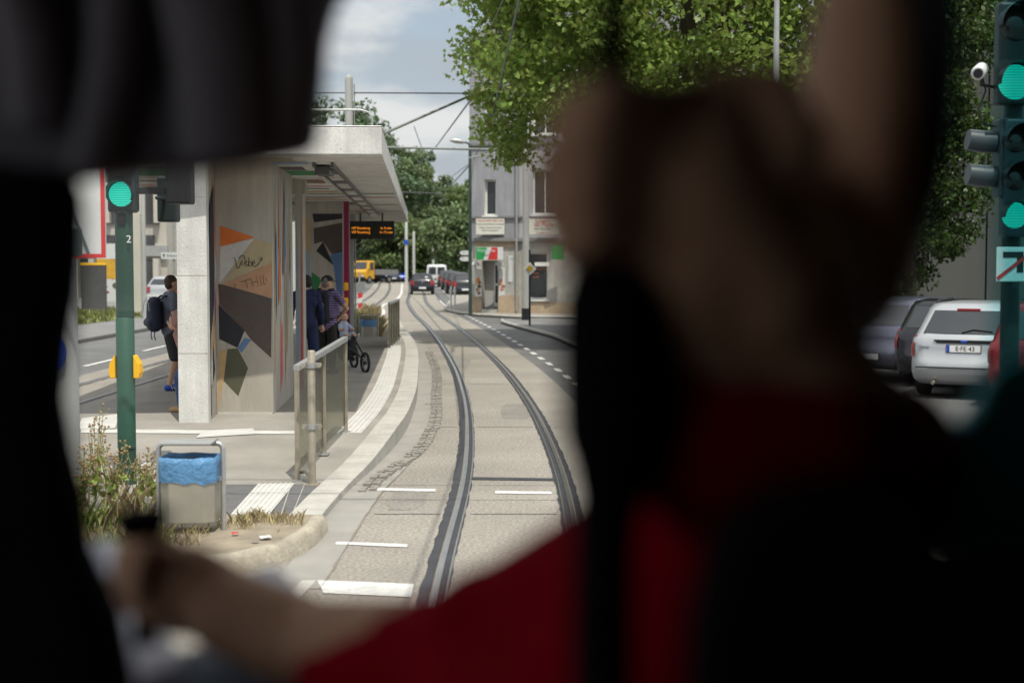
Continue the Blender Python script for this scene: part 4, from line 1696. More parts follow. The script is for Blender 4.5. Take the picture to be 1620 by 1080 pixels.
def barrier(name, label, pts, hgt, npost, glass, bars=False):
    a_, b_ = [Vector(p) for p in pts]
    th_ = thing(name, label, 'barrier', a_)
    d_ = b_ - a_
    dirv = Vector((d_.x, d_.y, 0)).normalized()
    ang = math.atan2(dirv.y, dirv.x)
    rot = Matrix.Rotation(ang, 3, 'Z')
    for k in range(npost):
        t = k / (npost - 1)
        p = d_ * t
        g_ = MB()
        g_.box(p + Vector((0, 0, hgt / 2)), (.036, .045, hgt), M_STAIN if not bars else M_OLIVE, rot)
        g_.box(p + Vector((0, 0, .008)), (.12, .10, .016), M_GALV, rot)
        g_.build('post', th_)
    g_ = MB()
    g_.prism([Vector((0, 0, hgt)) - rot @ Vector((.02, .03, 0)), d_ + Vector((0, 0, hgt)) + rot @ Vector((.02, -.03, 0)), d_ + Vector((0, 0, hgt)) + rot @ Vector((.02, .03, 0)), Vector((0, 0, hgt)) + rot @ Vector((-.02, .03, 0))], (0, 0, .05), M_GALV)
    g_.build('top_rail', th_)
    for k in range(npost - 1):
        p, q_ = d_ * (k / (npost - 1)), d_ * ((k + 1) / (npost - 1))
        u = (q_ - p).normalized() * .03
        g_ = MB()
        g_.prism([p + u + Vector((0, 0, .10)), q_ - u + Vector((0, 0, .10)), q_ - u + Vector((0, 0, hgt - .003)), p + u + Vector((0, 0, hgt - .003))], rot @ Vector((0, .008, 0)), glass)
        g_.build('glass_pane', th_)
    return th_


ga = G(471, 762, .05)
gb = G(547, 688, .15)
gb.z = zp(gb.y)
ga.z = zp(ga.y)
barrier('glass_barrier', 'slanted glass and steel barrier on the platform in front of the waiting people', [ga, gb], 1.07, 3, M_GLASSF)
b2 = G(494, 768, .05)
th = thing('steel_post', 'round steel post with clamps standing at the near end of the glass barrier', 'post', (b2.x, b2.y, zp(b2.y)))
g = MB()
g.tube([(0, 0, 0), (0, 0, 1.27), (0, 0, 1.28)], [.037, .037, .03], M_STAIN, 14)
g.build('shaft', th)
for z in (.56, 1.14):
    g = MB()
    g.cyl((0, 0, z - .025), (0, 0, z + .025), .048, M_GALV, 14)
    for sx in (-1, 1):
        g.cyl((sx * .075, -.03, z), (sx * .075, .03, z), .022, M_STAIN, 8)
        g.box((sx * .055, 0, z), (.05, .02, .045), M_GALV)
    g.build('clamp', th)
g = MB()
g.box((0, 0, .01), (.13, .13, .02), M_STAIN)
g.build('foot_plate', th)
g = MB()
p0_ = Vector((b2.x, b2.y, .09)) - Vector((b2.x, b2.y, zp(b2.y)))
g.tube([(0, 0, .06), (-.10, .22, .10), (-.2, .3, .08)], .018, M_STAIN, 6)
g.build('stay', th)

ga = Vector((P(616, 552, 32.5).x, 32.5, zp(32.5)))
gb = Vector((P(631, 552, 36.0).x, 36.0, zp(36)))
barrier('end_barrier', 'short green framed glass barrier at the far end of the platform', [ga, gb], 1.0, 5, M_GLASSF, True)

# ------------------------------------------------------------------ right: signal post with three heads, sign and camera
YR = 11.2
b2 = Vector((P(1600, 500, YR).x, YR, 0.0))
M_SLATE = mat('signal_grey', (.03, .045, .052), .4, .12, 5)
th = thing('traffic_light', 'tall traffic light at the right edge with two green lamps and side hoods', 'traffic light', b2)
g = MB()
g.tube([(.03, .12, 0), (.03, .12, 4.3)], .075, M_SIGBLK, 16)
g.build('post', th)
for (pys, xw, nm) in (((40, 132), 1598, 'signal_head'), ((222, 281, 341), 1601, 'signal_head')):
    zs = [P(xw, p_, YR).z for p_ in pys]
    xx = P(xw, 300, YR).x - b2.x
    g = MB()
    zc0, zc1 = zs[-1] - .17, zs[0] + .17
    g.box((xx + .04, 0, (zc0 + zc1) / 2), (.34 if len(pys) == 2 else .25, .14, zc1 - zc0), M_SIGBLK if len(pys) == 2 else M_SLATE)
    hdo = g.build(nm, th, bevel=.025)
    for i, z in enumerate(zs):
        lit = i == len(zs) - 1
        rl = .135 if len(pys) == 2 else .102
        g = MB()
        g.tube([(xx, -.072, z), (xx, -.095, z), (xx, -.10, z)], [rl, rl * .9, .02], M_GREENL if lit else M_LENSD, 28)
        g.build('lens', hdo)
        g = MB()
        arc = [R(a) for a in range(-20, 201, 15)]
        vs_ = []
        for a in arc:
            vs_ += [(xx + math.cos(a) * rl * 1.1, -.07, z + math.sin(a) * rl * 1.1), (xx + math.cos(a) * rl * 1.1, -.26 + .06 * (1 - math.sin(a)), z + math.sin(a) * rl * 1.1)]
        g.raw(vs_, [(2 * j, 2 * j + 1, 2 * j + 3, 2 * j + 2) for j in range(len(arc) - 1)], M_BLACK, True)
        g.build('hood', hdo)
# side-facing head: hoods pointing left
for py in (224, 279):
    z = P(1560, py, YR).z
    g = MB()
    xs_ = P(1577, py, YR).x - b2.x
    g.tube([(xs_, .06, z), (xs_ - .10, .06, z + .004), (xs_ - .21, .06, z + .02)], [.085, .088, .082], M_SLATE, 18, caps=True)
    g.build('side_hood', th)
g = MB()
z = P(1577, 250, YR).z
g.box((xs_ + .07, .06, z), (.13, .2, .62), M_SLATE)
g.build('side_head', th, bevel=.02)
# no left turn sign
z0_, z1_ = P(1590, 445, YR).z, P(1590, 391, YR).z
xa_ = P(1569, 420, YR).x
w_ = .30
t2 = thing('no_turn_sign', 'square white sign with a black turn arrow crossed out in red', 'sign', (xa_ + w_ / 2, YR - .1, (z0_ + z1_) / 2))
g = MB()
g.box((0, 0, 0), (w_, .012, z1_ - z0_), M_SIGNW)
g.build('plate', t2, bevel=.004)
g = MB()
g.box((-.02, -.008, .075), (.16, .004, .045), M_BLACK)
g.box((.035, -.0082, -.005), (.05, .004, .115), M_BLACK)
g.build('arrow', t2)
g = MB()
g.box((0, -.011, 0), (.36, .004, .026), M_SIGNR, Matrix.Rotation(R(-38), 3, 'Y'))
g.build('slash', t2)
# cctv camera
q = P(1549, 113, YR)
t2 = thing('security_camera', 'white cylindrical security camera on a bracket beside the traffic light', 'camera', q)
g = MB()
g.tube([(-.04, -.10, -.03), (-.035, -.085, -.025), (.05, .09, .03), (.055, .10, .032)], [.045, .055, .052, .03], M_SIGNW, 16)
g.build('housing', t2)
g = MB()
g.cyl((-.041, -.103, -.031), (-.0415, -.105, -.0315), .036, M_BLACK, 14)
g.build('lens', t2)
g = MB()
g.tube([(.03, .02, -.03), (.03, .04, -.10), (.14, .06, -.115)], .014, M_BLACK, 8)
g.build('bracket', t2)
g = MB()
g.tube([(.05, .08, -.03), (.08, .08, -.14), (.03, .08, -.28), (.06, .08, -.4), (.2, .08, -.43)], .008, M_BLACK, 6)
g.build('cable', t2)
# ------------------------------------------------------------------ left background
M_FIN = mat('concrete_fins', (.46, .43, .37), .9, .15, 1.0, .2, 30, stretch=(1, 1, .3))
M_DARKW = mat('dark_glazing', (.06, .06, .06), .2, .3, .6)  # dark glass of the office window bands
bl_ = thing('office_building', 'pale concrete office building with upright fins, behind the left pavement', 'building', (0, 0, 0))
YO = 84.0
xl_, xr2 = P(-120, 400, YO).x, P(264, 400, YO).x
g = MB()
g.prism([(xl_, YO, 0), (xr2, YO, 0), (xr2 + .5, YO + 16, 0), (xl_, YO + 16, 0)], (0, 0, 13.5), M_FIN)
g.build('wall', bl_)
zb1, zb0 = P(0, 372, YO).z, P(0, 389, YO).z
g = MB()
g.box(((xl_ + xr2) / 2, YO - .05, (zb0 + zb1) / 2), (xr2 - xl_ - 1.4, .1, zb1 - zb0), M_DARKW)
g.build('window_band', bl_)
g = MB()
g.box(((xl_ + xr2) / 2, YO - .06, P(0, 335, YO).z + .4), (xr2 - xl_ - .8, .12, 2.2), M_DARKW)
g.build('window_band', bl_)
g = MB()
g.box(((xl_ + xr2) / 2, YO - .14, P(0, 397, YO).z), (xr2 - xl_ + .2, .3, .62), mat('grey_fascia', (.30, .30, .30), .8, .1, 2))
g.build('fascia', bl_)
g = MB()
g.box(((xl_ + xr2) / 2, YO - .08, 1.25), (xr2 - xl_ - .8, .16, 2.2), M_DARKW)
g.build('window_band', bl_)
for k in range(15):
    x_ = xl_ + .5 + k * (xr2 - xl_ - 1) / 14
    g = MB()
    g.box((x_, YO - .35, 1.22), (.32, .7, 2.4), M_FIN)
    g.box((x_, YO - .28, P(0, 330, YO).z + .6), (.26, .5, 2.9), M_FIN)
    g.build('fin', bl_)
wb = thing('white_house', 'bright white rendered house to the right of the concrete office building', 'building', (0, 0, 0))
g = MB()
a_, b_ = P(266, 400, 88).x, P(420, 400, 88).x
g.prism([(a_, 88, 0), (b_, 88, 0), (b_, 100, 0), (a_, 100, 0)], (0, 0, 11), mat('white_render', (.70, .68, .62), .85, .06, 1.0))
g.build('wall', wb)
g = MB()
g.prism([(a_ - .3, 87.6, 11.002), (b_ + .3, 87.6, 11.002), (b_ + .3, 94, 14), (a_ - .3, 94, 14)], (0, .2, .2), M_ROOF)
g.build('roof', wb)
for k in range(3):
    for j in range(3):
        g = MB()
        g.box((a_ + 1.6 + k * 1.7, 87.97, 1.9 + j * 3), (.9, .1, 1.4), M_FRAME)
        wf = g.build('window', wb)
        g = MB()
        g.box((a_ + 1.6 + k * 1.7, 87.915, 1.9 + j * 3), (.74, .02, 1.24), M_WIN)
        g.build('pane', wf)

g = MB()
q = Vector((P(149, 490, 60).x, 60, .112))
hb = thing('hoarding', 'dark grey upright hoarding on the lawn with a yellow top edge', 'hoarding', q)
g.box((0, 0, 1.0), (1.05, .16, 1.9), mat('hoarding_dark', (.055, .052, .052), .8, .2, 6))
g.build('panel', hb)
g = MB()
g.box((0, 0, 2.0), (1.1, .2, .1), M_YEL)
g.build('cap', hb)
q = Vector((P(179, 470, 62).x, 62, .112))
ad = thing('billboard', 'billboard of white, yellow and graffiti panels left of the green post', 'billboard', q)
g = MB()
for x_ in (-.55, .55):
    g.cyl((x_, .1, 0), (x_, .1, 2.9), .04, M_GALV, 8)
g.build('post', ad)
M_ADY = mat('advert_yellow', (.55, .30, .02), .5, .25, 3)
g = MB()
g.box((0, 0, 2.55), (1.4, .05, .66), M_SIGNW)
g.build('panel', ad)
g = MB()
g.box((0, 0, 1.78), (1.4, .05, .86), M_ADY)
g.build('panel', ad)
g = MB()
g.box((0, 0, .85), (1.4, .05, .96), M_SIGNW)
rr = random.Random(5)
for k in range(9):
    g.ball((rr.uniform(-.6, .6), -.028, rr.uniform(.5, 1.25)), (rr.uniform(.06, .2), .006, rr.uniform(.04, .15)), PM[rr.choice(['magenta', 'pink', 'navy', 'white', 'olive'])], 8, 6)
g.build('graffiti_panel', ad)
th, b2, hh, rr_ = pole('street_pole', 229, 503, .11, 250, 7, 'slim grey pole on the lawn behind the green signal post')
q = Vector((P(218, 490, 56).x, 56, .112))
cb = thing('cable_cabinet', 'tall pale grey panel standing beside the slim grey pole', 'cabinet', q)
g = MB()
g.box((0, 0, 2.0), (.32, .2, 4.0), M_FIN)
g.build('panel', cb, bevel=.02)
# signpost
q = Vector((P(276, 490, 58).x, 58, .112))
sp_ = thing('street_sign', 'small white street sign with an arrow on a grey pole left of the pier', 'sign', q)
g = MB()
g.cyl((0, 0, 0), (0, 0, P(0, 350, 58).z), .05, M_GALV, 8)
g.build('post', sp_)
g = MB()
zc = P(0, 405, 58).z - .1
g.box((-.12, -.07, zc), (.75, .03, .27), M_SIGNW)
g.build('panel', sp_)
join_text([('Erholung', .15, facing(.0, -.09, zc))], M_TXTG, sp_, 'lettering')
g = MB()
g.prism([(-.44, -.088, zc + .01), (-.38, -.088, zc + .09), (-.32, -.088, zc + .01)], (0, .002, 0), M_BLACK)
g.box((-.38, -.088, zc - .03), (.04, .003, .09), M_BLACK)
g.build('arrow', sp_)
# white railing
q = Vector((P(234, 496, 55).x, 55, .112))
fe = thing('railing', 'low white railing in front of the parked silver car', 'railing', q)
g = MB()
g.box((.9, 0, .78), (1.9, .06, .06), M_FRAME)
g.build('top_rail', fe)
for k in range(9):
    g = MB()
    g.box((.02 + k * .22, 0, .375), (.05, .04, .75), M_FRAME)
    g.build('baluster', fe)

# grey wall behind the parked cars
gw = thing('concrete_wall', 'tall shaded grey concrete wall behind the parked cars', 'wall', (0, 0, 0))
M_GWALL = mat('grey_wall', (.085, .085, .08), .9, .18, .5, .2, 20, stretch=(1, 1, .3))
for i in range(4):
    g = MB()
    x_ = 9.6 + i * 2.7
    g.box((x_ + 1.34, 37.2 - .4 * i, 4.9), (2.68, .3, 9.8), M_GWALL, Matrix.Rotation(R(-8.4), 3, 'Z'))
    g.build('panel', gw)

# ------------------------------------------------------------------ trees
def limb(g_, a_, b_, r0, r1, bend, r_, m_=M_BARK):
    a_, b_ = Vector(a_), Vector(b_)
    mid = a_.lerp(b_, .5) + Vector((r_.uniform(-bend, bend), r_.uniform(-bend, bend), r_.uniform(0, bend)))
    pts = [a_ * (1 - t) ** 2 + mid * 2 * t * (1 - t) + b_ * t * t for t in [k / 6 for k in range(7)]]
    g_.tube(pts, [r0 + (r1 - r0) * k / 6 for k in range(7)], m_, 8)


def tree(name, label, base, height, center, radii, n, lsize, shape, lm, seed, nclump=60, clump_r=1.2, trunk_r=.3, keep=None, group=None, shell=.5):
    rng = np.random.default_rng(seed)
    r_ = random.Random(seed)
    th_ = thing(name, label, 'tree', base, group=group)
    b_ = Vector(base)
    pts, cl = crown_points(rng, n, center, radii, nclump, clump_r, shell, keep)
    v_ = leaves(pts, lsize, shape, rng) - np.array(base)
    fast_mesh('crown', v_, len(shape), lm, th_)
    g_ = MB()
    top = Vector(center) - b_
    limb(g_, (0, 0, -.1), top, trunk_r, trunk_r * .35, .3, r_)
    for i in range(min(16, len(cl))):
        c_ = Vector(cl[i * len(cl) // min(16, len(cl))]) - b_
        t = r_.uniform(.35, .8)
        limb(g_, Vector((0, 0, 0)).lerp(top, t), c_, trunk_r * .3, trunk_r * .05, .5, r_)
    g_.build('trunk', th_)
    return th_


L_MAPLE = leafmat('maple_leaf', (.28, .37, .085), .55, .5)
L_LIME = leafmat('lime_leaf', (.05, .088, .016), .35, .5)
L_FAR = leafmat('far_leaf', (.15, .205, .085), .3, .55)
L_FARD = leafmat('far_dark_leaf', (.11, .165, .08), .3, .5)


def keep_maple(c):
    # leave the street side ragged: low twigs hang only near the pole and the pavement
    px = 810 + c[:, 0] / c[:, 1] * F
    s_ = F / c[:, 1]
    py = 416 - (c[:, 2] - H) * s_
    low = 250
    ok = (py < np.where(px < 800, 232 - (800 - px) * .5, np.where(px < 845, 256, 205)))
    return ok & (px > 752 + 14 * np.sin(py * .05)) & (py > -420)


tree('maple_tree', 'large sunlit maple with bright green lobed leaves overhanging the street', (4.6, 37.5, .1), 12, (4.6, 37.0, 9.3), (7.4, 5.2, 6.2), 135000, .14, MAPLE, L_MAPLE, 11, 950, .95, .38, keep_maple, shell=.45)
tree('lime_tree', 'slim dark green tree rising in front of the concrete wall on the right', (8.9, 31.5, 0), 10, (8.9, 31.5, 5.9), (1.75, 1.7, 4.8), 48000, .12, OVAL, L_LIME, 21, 230, .65, .18, shell=.35)
tree('street_tree', 'tree behind the shelter roof, its top beside the round topped pole', (-14.6, 112, 0), 15, (-14.2, 112, 10.2), (4.6, 4, 4.8), 14000, .36, OVAL, L_FARD, 31, 50, 1.5, .35)
far = [(560, 168, 13.0, 6.0, 0), (600, 172, 15.6, 5.5, 1), (627, 176, 18.6, 4.6, 0), (655, 182, 16.4, 4.3, 1), (680, 190, 14.4, 4.0, 0), (706, 196, 12.2, 4.4, 2), (732, 186, 12.6, 4.2, 2), (756, 200, 14, 5, 0), (640, 165, 7.0, 3.6, 2), (694, 168, 6.6, 3.6, 2), (722, 150, 8.2, 2.8, 0)]
flab = ['leftmost tree of the distant row, above the yellow truck', 'dark tree left of the tallest one in the distant row', 'tallest tree of the distant row at the end of the street', 'tree just right of the tallest one at the street end', 'tree above the white van at the street end',
        'light green tree with low crown at the street end', 'light green tree beside the dark green street lamp', 'distant tree mostly hidden behind the corner building', 'low bushy tree behind the black car on the tracks', 'low bushy tree behind the white van', 'small dark tree above the queue of cars']
for i, ((px, Y, hh, rr_, kd), lb) in enumerate(zip(far, flab)):
    x_ = (px - 810) / F * Y
    tree('street_tree', lb, (x_, Y, 0), hh, (x_, Y, hh * .56), (rr_, rr_ * .8, hh * .46), 14000, .40, OVAL, [L_FAR, L_FARD, leafmat('far_light_leaf', (.15, .20, .07), .35, .5)][kd], 40 + i, 55, 1.35, .3, group='distant trees at the end of the street')
# clipped hedge closing the street
rng = np.random.default_rng(77)
pts = np.column_stack([rng.uniform(-24, -3, 9000), 171 + rng.normal(size=9000) * 1.2 + 4, np.abs(rng.normal(size=9000)) * 1.3 + .2])
hg = fast_mesh('hedge', leaves(pts, .6, OVAL, rng), 6, L_FAR)
tag(hg, 'long low hedge closing the far end of the street under the trees', 'hedge')

# ------------------------------------------------------------------ weeds and dry grass
def blades(regions, seed, hmin, hmax, wid=.006):
    rng_ = np.random.default_rng(seed)
    out = []
    for (poly, n, z, hs) in regions:
        poly = np.array(poly)
        k = 0
        lo, hi = poly.min(0), poly.max(0)
        pp = rng_.uniform(lo, hi, size=(n * 3, 2))
        ins = np.zeros(len(pp), bool)
        j = len(poly) - 1
        for i in range(len(poly)):
            xi, yi = poly[i]
            xj, yj = poly[j]
            c_ = ((yi > pp[:, 1]) != (yj > pp[:, 1])) & (pp[:, 0] < (xj - xi) * (pp[:, 1] - yi) / (yj - yi + 1e-12) + xi)
            ins ^= c_
            j = i
        pp = pp[ins][:n]
        m_ = len(pp)
        # tufts: pull towards random centres
        cen = pp[rng_.integers(0, m_, max(6, m_ // 40))]
        cc = cen[rng_.integers(0, len(cen), m_)]
        pp = np.where(rng_.uniform(size=(m_, 1)) < .75, cc + rng_.normal(size=(m_, 2)) * .05, pp)
        h_ = rng_.uniform(hmin, hmax, m_) * hs
        a_ = rng_.uniform(0, 2 * np.pi, m_)
        ln = rng_.uniform(.15, .8, m_) * h_
        b0 = np.column_stack([pp, np.full(m_, z)])
        sd = np.column_stack([-np.sin(a_), np.cos(a_), np.zeros(m_)]) * wid
        md = b0 + np.column_stack([np.cos(a_) * ln * .35, np.sin(a_) * ln * .35, h_ * .6])
        tp = b0 + np.column_stack([np.cos(a_) * ln, np.sin(a_) * ln, h_])
        out.append(np.stack([b0 - sd, b0 + sd, md + sd * .8, tp, md - sd * .8], 1).reshape(-1, 3))
    return np.concatenate(out)


L_DRY = leafmat('dry_blade', (.55, .46, .27), .3, .45)
L_GRN = leafmat('green_blade', (.24, .30, .07), .3, .5)
bedA = [(-3.9, 10.0), (-2.3, 10.1), (-2.25, 10.9), (-1.75, 10.7), (-1.72, 11.25), (-2.6, 11.4), (-4.2, 12.1)]
bedB = [(-4.0, 9.8), (-2.9, 9.9), (-2.9, 12.6), (-4.2, 12.8)]
bedC = [(-2.98, 10.1), (-2.5, 10.12), (-2.55, 10.4), (-2.98, 10.75)]
bedE = [(-2.2, 11.1), (-1.66, 11.05), (-1.66, 11.35), (-2.2, 11.4)]
o = fast_mesh('dry_grass', blades([(bedA, 700, .1, .4), (bedB, 420, .1, 1.1), (bedC, 160, .1, .55), (bedE, 320, .1, .35)], 1, .06, .30, .0032), 5, L_DRY)
setting(o, 'stuff')
o = fast_mesh('weeds', blades([(bedA, 260, .1, .4), (bedB, 330, .1, .9), (bedC, 120, .1, .5)], 2, .06, .28, .0045), 5, L_GRN)
setting(o, 'stuff')
ver = [(-5.5, 38.8), (-3.6, 38.8), (-4.2, 46), (-5.6, 58), (-6.0, 58)]
o = fast_mesh('verge_grass', blades([(ver, 2600, .04, 1.1)], 5, .2, .5, .010), 5, L_DRY)
setting(o, 'stuff')
ver2 = [(-5.5, 38.8), (-4.6, 38.8), (-4.8, 46), (-5.6, 52)]
o = fast_mesh('verge_weeds', blades([(ver2, 700, .04, 1.0)], 6, .2, .5, .012), 5, L_GRN)
setting(o, 'stuff')
lawnp = [(-19, 44), (-14.3, 44), (-13.9, 56), (-15.5, 63), (-24, 63)]
o = fast_mesh('lawn_grass', blades([(lawnp, 9000, .112, .7)], 8, .1, .3, .02), 5, leafmat('lawn_blade', (.20, .22, .05), .3, .4))
setting(o, 'stuff')
# tall flowering weeds, each a plant
L_SEED = mat('seed_head', (.30, .20, .10), .9, .3, 20)
L_STALK = mat('stalk', (.22, .22, .08), .8, .2, 10)
wl = [(150, 560, 12.1, 'tall branching weed with brown seed heads left of the green post'), (222, 640, 11.9, 'thin flowering weed just right of the green post'), (176, 600, 11.7, 'leafy weed in front of the green post'), (128, 640, 11.5, 'yellowish weed at the foot of the pale mast'),
      (246, 660, 12.2, 'weed with white flowers between the green post and the bin')]
for i, (px, pyt, Y, lb) in enumerate(wl):
    rr = random.Random(90 + i)
    x_ = P(px, 700, Y).x
    zt = P(px, pyt + 60, Y).z
    th = thing('weed_plant', lb, 'weed', (x_, Y, .1), group='tall weeds in the near bed')
    g = MB()
    s_ = MB()
    lv = []
    for k in range(6):
        a_ = rr.uniform(0, 6.28)
        tip = Vector((math.cos(a_) * rr.uniform(.04, .2), math.sin(a_) * .12, (zt - .1) * rr.uniform(.6, 1.0)))
        pts_ = [Vector((0, 0, 0)), tip * .5 + Vector((0, 0, .06)), tip]
        g.tube(pts_, [.005, .004, .002], L_STALK, 5)
        for q_ in range(14):
            t = rr.uniform(.45, 1)
            p_ = tip * t + Vector((rr.uniform(-.05, .05), rr.uniform(-.05, .05), rr.uniform(-.02, .04)))
            s_.ball(p_, rr.uniform(.006, .013), L_SEED if i != 4 else M_SIGNW, 6, 4)
            g.tube([tip * (t - .05), p_], .0018, L_STALK, 4)
        for q_ in range(8):
            lv.append(tip * rr.uniform(.1, .6))
    g.build('stem', th)
    s_.build('seed_head', th)
    rng = np.random.default_rng(i)
    fast_mesh('foliage', leaves(np.array([tuple(v) for v in lv]), .075, OVAL, rng), 6, L_GRN, th)
# fallen leaves on the bed and the gutter
for i, (px, py, z) in enumerate(((420, 852, .11), (372, 846, .11), (676, 640, .0), (404, 858, .11))):
    q = G(px, py, z)
    g = MB()
    r_ = .05 if i == 0 else .03
    g.poly([q + Vector((math.cos(a) * r_, math.sin(a) * r_, .01 + .012 * (k % 2))) for k, a in enumerate([j * 1.05 for j in range(6)])], M_SIGNW if i == 0 else M_SIGNR if i == 1 else M_RUST)
    tag(g.build('scrap'), ['crumpled white paper scrap in the near bed', 'red scrap lying beside the bin', 'brown scrap lying by the sett row', 'brown dry leaf in the near bed'][i], 'litter')
# ------------------------------------------------------------------ cars (local: rear at y=0, front at +y, centre x=0)
def paint(name, c, metal=.3, rough=.3):
    return mat('paint_' + name, c, rough, .03, 2.0, metal=metal, spec=.4, coat=.4)


def outline(yr, yf, w, r, n=5):
    pts = []
    r = min(r, w * .6, (yf - yr) * .4)
    for cx, cy, a0 in ((w - r, yr + r, -90), (w - r, yf - r, 0), (-w + r, yf - r, 90), (-w + r, yr + r, 180)):
        for k in range(n):
            a_ = R(a0 + 90 * k / (n - 1))
            pts.append((cx + r * math.cos(a_), cy + r * math.sin(a_)))
    return pts


def car(name, label, loc, rz, pm, kind='hatch', L=4.1, Wd=1.72, Ht=1.46, group=None, plate=None, tail='corner', cat='car', rear_glass=True):
    th_ = thing(name, label, cat, loc, rz, group)
    w = Wd / 2
    if kind == 'hatch':
        lv = [(.20, .16, L - .2, .9 * w, .3), (.28, .05, L - .05, .97 * w, .32), (.42, 0, L, w, .34), (.56, 0, L - .01, w, .34), (.60, .03, L - .03, .995 * w, .30), (.78, .05, L - .18, w, .28), (.93, .10, L - .85, .975 * w, .26),
              (.985, .13, L - 1.1, .93 * w, .24), (1.02, .15, L - 1.18, .90 * w, .22), (Ht - .12, .44, L - 1.95, .76 * w, .2), (Ht - .04, .52, L - 2.1, .70 * w, .2), (Ht, .75, L - 2.35, .5 * w, .2)]
    elif kind == 'wagon':
        lv = [(.22, .20, L - .2, .9 * w, .3), (.30, .06, L - .05, .97 * w, .34), (.42, .0, L, w, .36), (.58, 0, L - .01, w, .36), (.63, .07, L - .03, .985 * w, .26), (.80, .09, L - .18, .995 * w, .24), (.93, .12, L - .85, .975 * w, .22),
              (.985, .16, L - 1.1, .94 * w, .2), (1.02, .19, L - 1.18, .92 * w, .2), (Ht - .10, .52, L - 1.95, .76 * w, .2), (Ht - .03, .60, L - 2.1, .70 * w, .2), (Ht, .85, L - 2.35, .5 * w, .2)]
    else:                                              # van
        lv = [(.24, .1, L - .2, .94 * w, .2), (.32, 0, L - .05, w, .2), (.5, 0, L, w, .2), (.9, 0, L - .1, w, .2), (1.1, .01, L - .5, w, .2), (1.2, .015, L - .75, .99 * w, .2), (Ht - .14, .06, L - 1.25, .92 * w, .2), (Ht - .04, .10, L - 1.35, .88 * w, .2), (Ht, .3, L - 1.6, .7 * w, .2)]
    g_ = MB()
    rows = [[Vector((x, y, z)) for x, y in outline(yr, yf, ww, r_)] for z, yr, yf, ww, r_ in lv]
    n_ = len(rows[0])
    vs_ = [p for r_ in rows for p in r_]
    fs_ = [(j * n_ + i, j * n_ + (i + 1) % n_, (j + 1) * n_ + (i + 1) % n_, (j + 1) * n_ + i) for j in range(len(rows) - 1) for i in range(n_)]
    g_.raw(vs_, fs_, pm, True)
    g_.poly(rows[0][::-1], M_BLACK)
    g_.raw(rows[-1], [tuple(range(n_))], pm, True)
    # wheel arches as dark hollows
    g_.build('body', th_)

    def at_z(z):
        for (a_, b_) in zip(lv, lv[1:]):
            if a_[0] <= z <= b_[0]:
                t = (z - a_[0]) / (b_[0] - a_[0])
                return [a_[i] + (b_[i] - a_[i]) * t for i in range(1, 5)]
        return list(lv[-1][1:])
    zb, zt = (1.03, Ht - .13) if kind != 'van' else (1.12, Ht - .22)
    zs = [zb + (zt - zb) * k / 4 for k in range(5)]
    if rear_glass:
        g_ = MB()
        for a_, b_ in ((-.96, .96),) if kind != 'van' else ((-.94, -.08), (.08, .94)):
            vs_ = []
            for z in zs:
                yr, yf, ww, r_ = at_z(z)
                e = ww - min(r_, ww * .6) * .55
                for t in (a_, a_ + (b_ - a_) * .25, (a_ + b_) / 2, a_ + (b_ - a_) * .75, b_):
                    ex = abs(t) * e - (ww - r_)
                    vs_.append((t * e, yr - .012 + (r_ - math.sqrt(max(r_ * r_ - ex * ex, 0)) if ex > 0 else 0), z))
            g_.raw(vs_, [(5 * j + i, 5 * j + i + 1, 5 * j + 6 + i, 5 * j + 5 + i) for j in range(4) for i in range(4)], M_WIN, True)
        g_.build('rear_window', th_)
    g_ = MB()
    vs_ = []
    for z in zs:
        yr, yf, ww, r_ = at_z(z)
        e = ww - r_ * .6
        for t in (-1, 0, 1):
            ex = abs(t) * e - (ww - r_)
            vs_.append((t * e, yf + .012 - (r_ - math.sqrt(max(r_ * r_ - ex * ex, 0)) if ex > 0 else 0), z))
    g_.raw(vs_, [(3 * j + i, 3 * j + i + 1, 3 * j + 4 + i, 3 * j + 3 + i) for j in range(4) for i in range(2)], M_WIN, True)
    g_.build('windscreen', th_)
    ya, ym, yb = (.42, 1.35, None) if kind != 'van' else (L - 1.9, L - 1.5, None)
    for sx in (-1, 1):
        for k in range(2 if kind != 'van' else 1):
            g_ = MB()
            vs_ = []
            for z in zs:
                yr, yf, ww, r_ = at_z(z)
                yA = (yr + r_ * 1.0) if kind != 'van' else L - 2.1
                yB = yf - r_ * .9
                ym_ = yA + (yB - yA) * .52
                s0_, s1_ = ((yA, ym_ - .04), (ym_ + .04, yB))[k] if kind != 'van' else (yA, yB)
                vs_ += [(sx * (ww + .008), s0_, z), (sx * (ww + .008), s1_, z)]
            g_.raw(vs_, [(2 * j, 2 * j + 1, 2 * j + 3, 2 * j + 2) for j in range(4)], M_WIN, True)
            g_.build('side_window', th_)
    # wheels
    wr = .31 if kind != 'van' else .33
